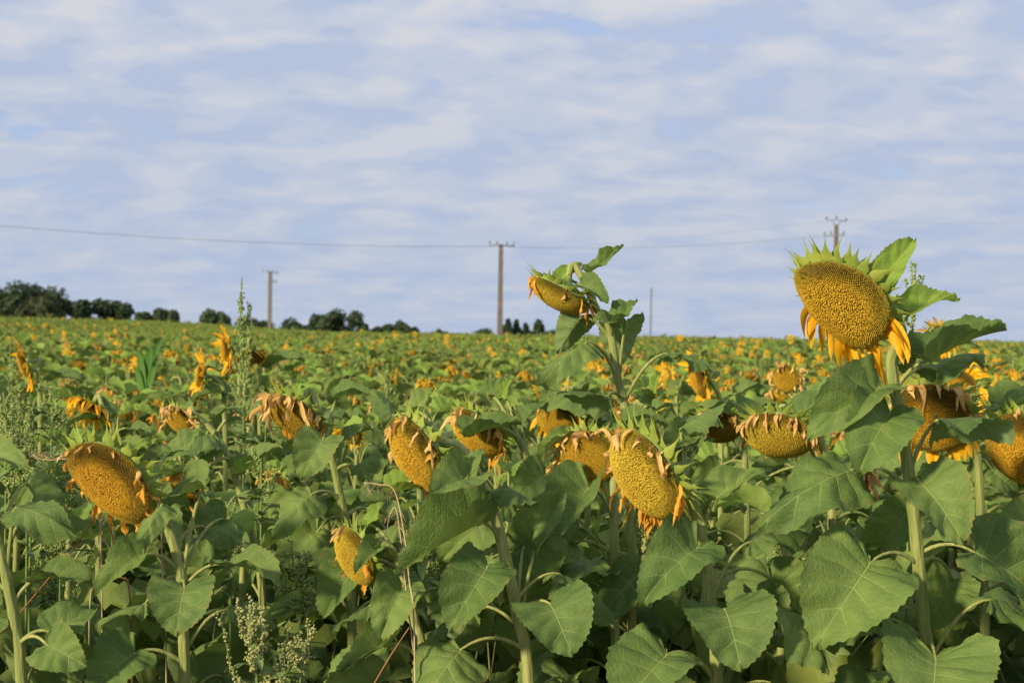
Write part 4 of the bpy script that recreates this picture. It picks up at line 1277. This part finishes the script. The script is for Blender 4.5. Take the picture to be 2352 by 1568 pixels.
goosefoot('goosefoot', 'dusky goosefoot filling the shade left of the short low sunflower', (700, 1265), (690, 1420), 3.3, .10, 16, 9, dens=.7)
goosefoot('goosefoot', 'slim goosefoot spike peeping between the leaves in the middle of the field', (890, 838), (892, 990), 5.2, .06, 10, 10, dens=.9)
goosefoot('goosefoot', 'slim goosefoot spike beside the brown head with yellow petals', (2246, 880), (2240, 1060), 3.9, .05, 12, 11, dens=.9)
goosefoot('goosefoot', 'airy goosefoot just past the head with the tan shawl', (628, 840), (610, 1010), 4.8, .06, 9, 12, dens=.6)
goosefoot('goosefoot', 'feathery goosefoot in the gap right of the arched stem', (596, 1020), (600, 1150), 3.9, .07, 10, 13, dens=.5)
goosefoot('goosefoot', 'seeding goosefoot in the dark gap below the touching pair', (1462, 1170), (1470, 1330), 3.6, .10, 10, 14, dens=.6)
goosefoot('goosefoot', 'seeding goosefoot in the dark gap between the olive head and tallest stem', (1780, 1260), (1790, 1420), 3.5, .12, 10, 15, dens=.6)
goosefoot('goosefoot', 'goosefoot shaded under the leaves beside the low sunflower stem', (1000, 1190), (960, 1340), 3.5, .10, 12, 16, dens=.6)
goosefoot('goosefoot', 'green goosefoot tangled under the leafy stem at the outer edge', (120, 1250), (130, 1420), 3.2, .11, 14, 17, dens=.6)
goosefoot('goosefoot', 'goosefoot in the shade between the big brown head and the tan shawl head', (515, 1160), (530, 1330), 3.5, .08, 10, 18, dens=.5)


goosefoot('goosefoot', 'goosefoot spires crowding the outer edge above the leafy stem', (8, 900), (14, 1080), 4.0, .10, 16, 19, dens=.9)
goosefoot('goosefoot', 'goosefoot spray standing left of the sagging yellow bloom', (112, 880), (118, 1030), 4.7, .09, 14, 20, dens=.9)
goosefoot('goosefoot', 'thin goosefoot shoots above the broad folded leaf at the outer edge', (60, 1095), (70, 1220), 3.15, .08, 12, 22, dens=.8)


def grass_stalk(label, pts_px, d, seed, mat='straw', spikelets=9, kind='oat', name='dry_grass_stalk', cat='dry grass'):
    r = random.Random(seed)
    pp = [P(x, y, d) for x, y in pts_px]
    low = pp[-1]; base = Vector((low.x, low.y, ground_z(low.x, low.y)))
    root = empty(name, base); tag(root, label, cat, 'dry grass stalks')
    sp = catmull(pp + [low.lerp(base, .5) + Vector((.01, 0, 0)), base], 6)
    MB().tube([p - base for p in sp], [.0012 + .0010 * i / len(sp) for i in range(len(sp))], 5).build('stalk', M[mat], root)
    for k in range(spikelets):
        j = r.randrange(0, max(3, len(sp) // 3))
        p = sp[j] - base
        dr = Vector((r.uniform(-.7, .7), r.uniform(-.4, .4), -1 if kind == 'oat' else r.uniform(.3, 1))).normalized()
        q = p + dr * .008 + Vector((r.uniform(-.012, .012), 0, 0))
        ln = r.uniform(.014, .024) if kind == 'oat' else .010
        side = dr.orthogonal().normalized()
        b = strip([q, q + dr * ln * .4, q + dr * ln], [side] * 3, [.001, .0042, .0006], [dr.cross(side)] * 3, .5)
        b.tube([p, q], [.0006, .0005], 3)
        b.build('spikelet', M[mat], root)


grass_stalk('straw coloured oat stalk arching left in front of the low sunflower', [(836, 1108), (868, 1112), (905, 1125), (926, 1210), (940, 1330), (952, 1470)], 2.9, 1, spikelets=8)
grass_stalk('thin dead oat stalk with hanging husks beside the arched stem', [(892, 1190), (908, 1165), (920, 1230), (930, 1330), (948, 1480), (955, 1560)], 2.95, 2, spikelets=9)
grass_stalk('bleached grass plume leaning over the leaves right of the big brown head', [(485, 1065), (450, 1092), (410, 1125), (375, 1170), (372, 1300), (380, 1420)], 3.12, 3, spikelets=22, kind='plume')
grass_stalk('bleached grass plume lying across to the big brown head', [(80, 1052), (110, 1056), (150, 1054), (190, 1060), (230, 1200)], 3.15, 4, spikelets=18, kind='plume')
grass_stalk('upright dry grass stem under the big brown head', [(229, 1172), (233, 1250), (226, 1330), (205, 1420)], 3.12, 5, spikelets=10, kind='plume')
grass_stalk('second dry grass stem under the big brown head, browner and bare', [(250, 1188), (262, 1255), (276, 1320), (300, 1400)], 3.12, 6, 'russet', spikelets=0)
grass_stalk('reddish dock stalk slanting across the lower leaves at the outer edge', [(215, 1195), (160, 1270), (110, 1330), (60, 1390), (20, 1440), (-40, 1540)], 3.05, 7, 'russet', spikelets=12, kind='plume', name='dock_stalk', cat='dock')
grass_stalk('brown bare stalk leaning between the bottom leaves of the arched plant', [(940, 1440), (900, 1500), (860, 1568), (815, 1650), (790, 1760)], 2.75, 8, 'russet', spikelets=0)


def maize(label, px, base_y, tops, d, seed, wid=.036):
    r = random.Random(seed)
    Bp = P(px, base_y, d); base = Vector((Bp.x, Bp.y, ground_z(Bp.x, Bp.y)))
    root = empty('maize_plant', base); tag(root, label, 'maize')
    MB().tube(catmull([Vector((0, 0, 0)), Vector((0, 0, .6)), Bp - base], 4), wid * .25, 7).build('stem', M['maize'], root)
    for (tx, ty) in tops:
        T = P(tx, ty, d + r.uniform(-.05, .05)) - base; A = Bp - base - UP * r.uniform(0, .1)
        path = catmull([A, A.lerp(T, .55) + UP * .05, T], 6)
        n = len(path); side = Vector((r.uniform(.5, 1), r.uniform(-.4, .4), 0)).normalized()
        w = [wid * (.12 + math.sin(math.pi * min(.98, .12 + .86 * i / (n - 1)))) for i in range(n)]
        strip(path, [side] * n, w, [Vector((0, -1, 0))] * n, .3).build('leaf', M['maize'], root)


maize('clump of upright strap shaped maize leaves sticking out of the sunflowers', 335, 900, [(318, 805), (330, 812), (348, 792), (372, 778), (305, 838), (362, 835)], 8.0, 1)

def build_undergrowth():
    r = random.Random(77)
    b = MB()
    for k in range(4600):
        y = 2.95 + 8.5 * r.random() ** 1.4
        x = r.uniform(-1, 1) * (.37 * y + .4)
        z = r.uniform(.08, 1.10 if y > 3.4 else .8)
        an = r.uniform(0, 6.28); o_ = Vector((math.cos(an), math.sin(an), 0)); dr = r.uniform(-.2, 1.1); ln = r.uniform(.12, .22)
        B = Vector((x, y, ground_z(x, y) + z)); T = B + (o_ * math.cos(dr) - UP * math.sin(dr)) * ln
        b.merge(LEAF_TINY[k % len(LEAF_TINY)], leaf_matrix(B, T, o_ * math.sin(dr) + UP * math.cos(dr), r.uniform(.7, 1)), mat=0, tint=r.random())
        pp = [B, B - o_ * .05 - UP * .06, B - o_ * .09 - UP * r.uniform(.15, .3)]
        b.tube(pp, [.002, .003, .003], 3, 1, cap=False)
    tag(b.build('undergrowth', [M['leaf_far'], M['stem']]), 'tangle of shaded leaves and weeds between the sunflower stems', 'undergrowth', kind='stuff')


build_undergrowth()

# ------------------------------------------------------------------ poles and wires
def utility_pole(label, px, top_y, d, wide_b, wide_t, mat, arms, square=True, extra=None):
    T = P(px, top_y, d)
    base = Vector((T.x, T.y, ground_z(T.x, T.y) - .2))
    root = empty('utility_pole', base); tag(root, label, 'utility pole', 'poles of the power line')
    h = T.z - base.z
    b = MB()
    if square:
        v = []
        for z, w in ((0, wide_b), (h * .5, (wide_b + wide_t) / 2), (h, wide_t)):
            v += [Vector((sx * w / 2, sy * w * .36, z)) for sx, sy in ((-1, -1), (1, -1), (1, 1), (-1, 1))]
        f = [(i * 4 + k, i * 4 + (k + 1) % 4, i * 4 + 4 + (k + 1) % 4, i * 4 + 4 + k) for i in range(2) for k in range(4)] + [(8, 9, 10, 11)]
        b.add(v, f); b.build('shaft', M[mat], root, smooth=False)
    else:
        b.tube([Vector((0, 0, 0)), Vector((0, 0, h * .5)), Vector((0, 0, h))], [wide_b / 2, (wide_b + wide_t) / 4, wide_t / 2], 14).build('shaft', M[mat], root)
    for (dz, half_l, half_r, tilt, rz, ins) in arms:
        c = Vector((0, -wide_t * .45, h + dz))
        ax = Vector((math.cos(rz), math.sin(rz), tilt))
        a = MB(); a.tube([c - ax * half_l, c, c + ax * half_r], .045, 6)
        a.build('crossarm', M['steel'], root)
        for t in ins:
            p = c + ax * t
            i_ = MB(); i_.tube([p, p + UP * .10, p + UP * .12, p + UP * .26, p + UP * .30], [.016, .016, .05, .055, .02], 8)
            i_.build('insulator', M['glassy'], root)
    if extra == 'fork':
        pts_ = [(-.72, .34), (-.32, .31), (0, .40), (.32, .31), (.72, .27)]
        a = MB(); a.tube([Vector((x, 0, h + z)) for x, z in pts_], .032, 6)
        a.tube([Vector((-.10, 0, h - .1)), Vector((-.32, 0, h + .30))], .032, 6); a.tube([Vector((.10, 0, h - .1)), Vector((.32, 0, h + .30))], .032, 6)
        a.build('bracket', M['steel'], root)
        for x, z in ((-.72, .34), (0, .40), (.72, .27)):
            i_ = MB(); p = Vector((x, 0, h + z)); i_.tube([p, p + UP * .06, p + UP * .07, p + UP * .20, p + UP * .24], [.02, .02, .06, .065, .02], 8)
            i_.build('insulator', M['glassy'], root)
    return root, T


D2, D3, D1 = 104.0, 104.0, 175.0
utility_pole('slim concrete pole with two crossarms standing before the distant hedge trees', 621, 623, D1, .50, .42, 'concrete',
             [(-.12, 1.0, 1.0, -.08, .3, (-.9, -.3, .4, .9)), (-1.25, .3, .9, -.1, .3, (.4, .8))])
utility_pole('tall grey concrete pole in the middle of the field carrying one crossarm', 1151, 561, D2, .42, .32, 'concrete',
             [(-.10, .95, 1.05, -.02, .25, (-.85, -.3, .45, .95))])
utility_pole('brown wooden pole with forked bracket and three insulators behind the tallest sunflower', 1921, 516, D3, .36, .30, 'wood',
             [(-.78, .92, .58, .03, -.35, (-.85, -.4, .5))], square=False, extra='fork')
utility_pole('thin bare grey pole without crossarms far behind the field', 1496, 662, 230.0, .25, .20, 'concrete',
             [(-.3, .15, .25, 0, 0, ()), (-1.2, .1, .3, 0, .2, ())])


def wire(label, a, b_, sag, rad=.017):
    pts_ = []
    for i in range(33):
        t = i / 32; p = a.lerp(b_, t); p.z -= sag * 4 * t * (1 - t); pts_.append(p)
    o = pts_[0].copy()
    ob = MB().tube([p - o for p in pts_], rad, 5).build('overhead_wire', M['cable'])
    ob.location = o; tag(ob, label, 'wire', 'overhead wires')


wire('thick overhead cable running from the picture edge down to the middle concrete pole', P(-260, 494, 84), P(1135, 566, D2 - .3), .55, .0125)
wire('overhead cable from the middle concrete pole up to the lower arm of the wooden pole', P(1170, 567, D2 - .3), P(1894, 542, D3 - .6), .38, .0095)
wire('faint upper wire sloping down leftwards from the forked bracket of the wooden pole', P(1905, 507, D3), P(1180, 572, 150), .3, .0055)
wire('faint wire leaving the forked bracket towards the outer edge of the picture', P(1946, 505, D3), P(2600, 496, 96), .4, .0055)

# ------------------------------------------------------------------ distant trees
def tree(label, px, top_y, half_px, d, mat, seed, shape='round', lift=.22):
    r = random.Random(seed)
    T = P(px, top_y, d)
    base = Vector((T.x, T.y, ground_z(T.x, T.y) - .1))
    h = T.z - base.z; w = 1.32 * half_px / F0 * d
    root = empty('tree', base); tag(root, label, 'tree', 'trees along the far hedge')
    tb = MB()
    th = h * (.45 if shape == 'round' else .8)
    trunk = catmull([Vector((0, 0, 0)), Vector((r.uniform(-.2, .2), 0, th * .5)), Vector((r.uniform(-.3, .3), r.uniform(-.3, .3), th))], 4)
    tb.tube(trunk, [max(.10, h * .030) * (1.3 - .8 * i / len(trunk)) for i in range(len(trunk))], 8)
    for k in range(6 if shape == 'round' else 0):
        an = r.uniform(0, 6.28); e = trunk[-1] + Vector((math.cos(an) * w * .6, math.sin(an) * w * .6, h * r.uniform(.08, .3)))
        tb.tube([trunk[-3], trunk[-3].lerp(e, .5) + UP * .2, e], [h * .014, h * .010, h * .004], 5)
    tb.build('trunk', M['bark'], root)
    lobes = []
    if shape == 'round':
        for k in range(22):
            an = r.uniform(0, 6.28); q = math.sqrt(r.random()) * .80
            zz = r.uniform(lift + .08, .84)
            env = math.sqrt(max(.06, 1 - ((zz - .48) / .52) ** 2))
            s = r.uniform(.22, .36)
            lobes.append((Vector((math.cos(an) * q * w * env, math.sin(an) * q * w * env, zz * h)), s * max(w, h * .3), s * h * .62))
    else:
        for k in range(16):
            zz = .12 + .82 * k / 15; an = r.uniform(0, 6.28); q = (1 - zz) * .5
            lobes.append((Vector((math.cos(an) * q * w, math.sin(an) * q * w, zz * h)), w * (1.12 - zz) * .62, h * .08))
    b = MB()
    v, f, ti = [], [], []
    per = int(7000 / len(lobes))
    for (c, rx, rz) in lobes:
        tint = r.random()
        for k in range(per):
            n = Vector((r.gauss(0, 1), r.gauss(0, 1), r.gauss(0, 1))).normalized()
            q = r.uniform(.55, 1.08)
            p = c + Vector((n.x * rx * q, n.y * rx * q, n.z * rz * q))
            if p.z < .3: continue
            s = r.uniform(.15, .32) * (d / 190)
            m1 = (n + Vector((r.uniform(-1, 1), r.uniform(-1, 1), r.uniform(-1, 1))) * .9).normalized()
            a = m1.orthogonal().normalized() * s; e = m1.cross(a)
            o_ = len(v)
            v += [p - a, p - e * .7, p + a, p + e * .7]; f.append((o_, o_ + 1, o_ + 2, o_ + 3))
    b.add(v, f)
    b.build('crown', M[mat], root, smooth=False)


tree('broad dark oak, the largest tree of the far hedge', 58, 649, 76, 165, 'oak', 1)
tree('rounded olive brown bush tree in front of the largest oak', 78, 676, 54, 150, 'olive', 2, lift=.05)
tree('second dark tree touching the largest oak on its side', 166, 690, 46, 175, 'oak', 3, lift=.08)
tree('lighter green round tree ending the first clump of the hedge', 250, 688, 46, 180, 'ash', 4, lift=.08)
tree('small dark bushy tree starting the second clump', 326, 716, 26, 200, 'ash', 5, lift=.05)
tree('leafy round tree ending the second clump before the open gap', 380, 708, 36, 205, 'ash', 6, lift=.08)
tree('smooth domed tree standing alone after the open gap', 494, 714, 42, 200, 'ash', 7, lift=.02)
tree('dark tree behind the tall goosefoot and the slim pole', 582, 722, 46, 215, 'oak', 8, lift=.02)
tree('low hedge tree just past the slim pole', 656, 734, 40, 220, 'ash', 9, lift=.02)
tree('left half of the double crowned hedge trees', 728, 722, 40, 215, 'oak', 10, lift=.02)
tree('taller half of the double crowned hedge trees', 775, 713, 52, 210, 'oak', 11, lift=.02)
tree('tiny pale tree between the double crowns and the flat topped tree', 830, 739, 14, 240, 'ash', 12)
tree('flat topped dark tree in the middle of the hedge', 870, 736, 36, 220, 'oak', 13, lift=.02)
tree('round dark tree at the end of the main hedge', 936, 731, 29, 220, 'oak', 14, lift=.08)
tree('low far bush showing over the crest left of the middle pole', 1022, 757, 24, 240, 'ash', 15, lift=.02)
tree('low dark bush tree touching the middle pole', 1095, 754, 42, 240, 'oak', 16, lift=.02)
tree('pointed dark conifer just right of the middle pole', 1166, 735, 30, 230, 'fir', 17, 'cone')
tree('second pointed conifer of the little conifer group', 1186, 737, 28, 232, 'fir', 18, 'cone')
tree('third, shortest conifer of the little conifer group', 1207, 744, 24, 236, 'fir', 19, 'cone')
tree('round dark tree right of the conifer group', 1248, 739, 24, 225, 'oak', 20, lift=.05)
tree('low bush tree behind the flat tilted sunflower head', 1280, 753, 22, 240, 'ash', 21, lift=.02)
tree('low hedge bush closing the first clump of trees', 298, 728, 22, 215, 'oak', 22, lift=.02)
tree('low hedge bush under the double crowned trees', 700, 744, 30, 225, 'oak', 23, lift=.02)
tree('low hedge bush between the flat topped tree and the last round tree', 902, 748, 26, 228, 'oak', 24, lift=.02)
tree('low hedge bush filling behind the slim pole', 622, 740, 34, 225, 'oak', 25, lift=.02)
tree('low dark hedge bush behind the conifer group', 1190, 754, 44, 245, 'oak', 26, lift=.02)
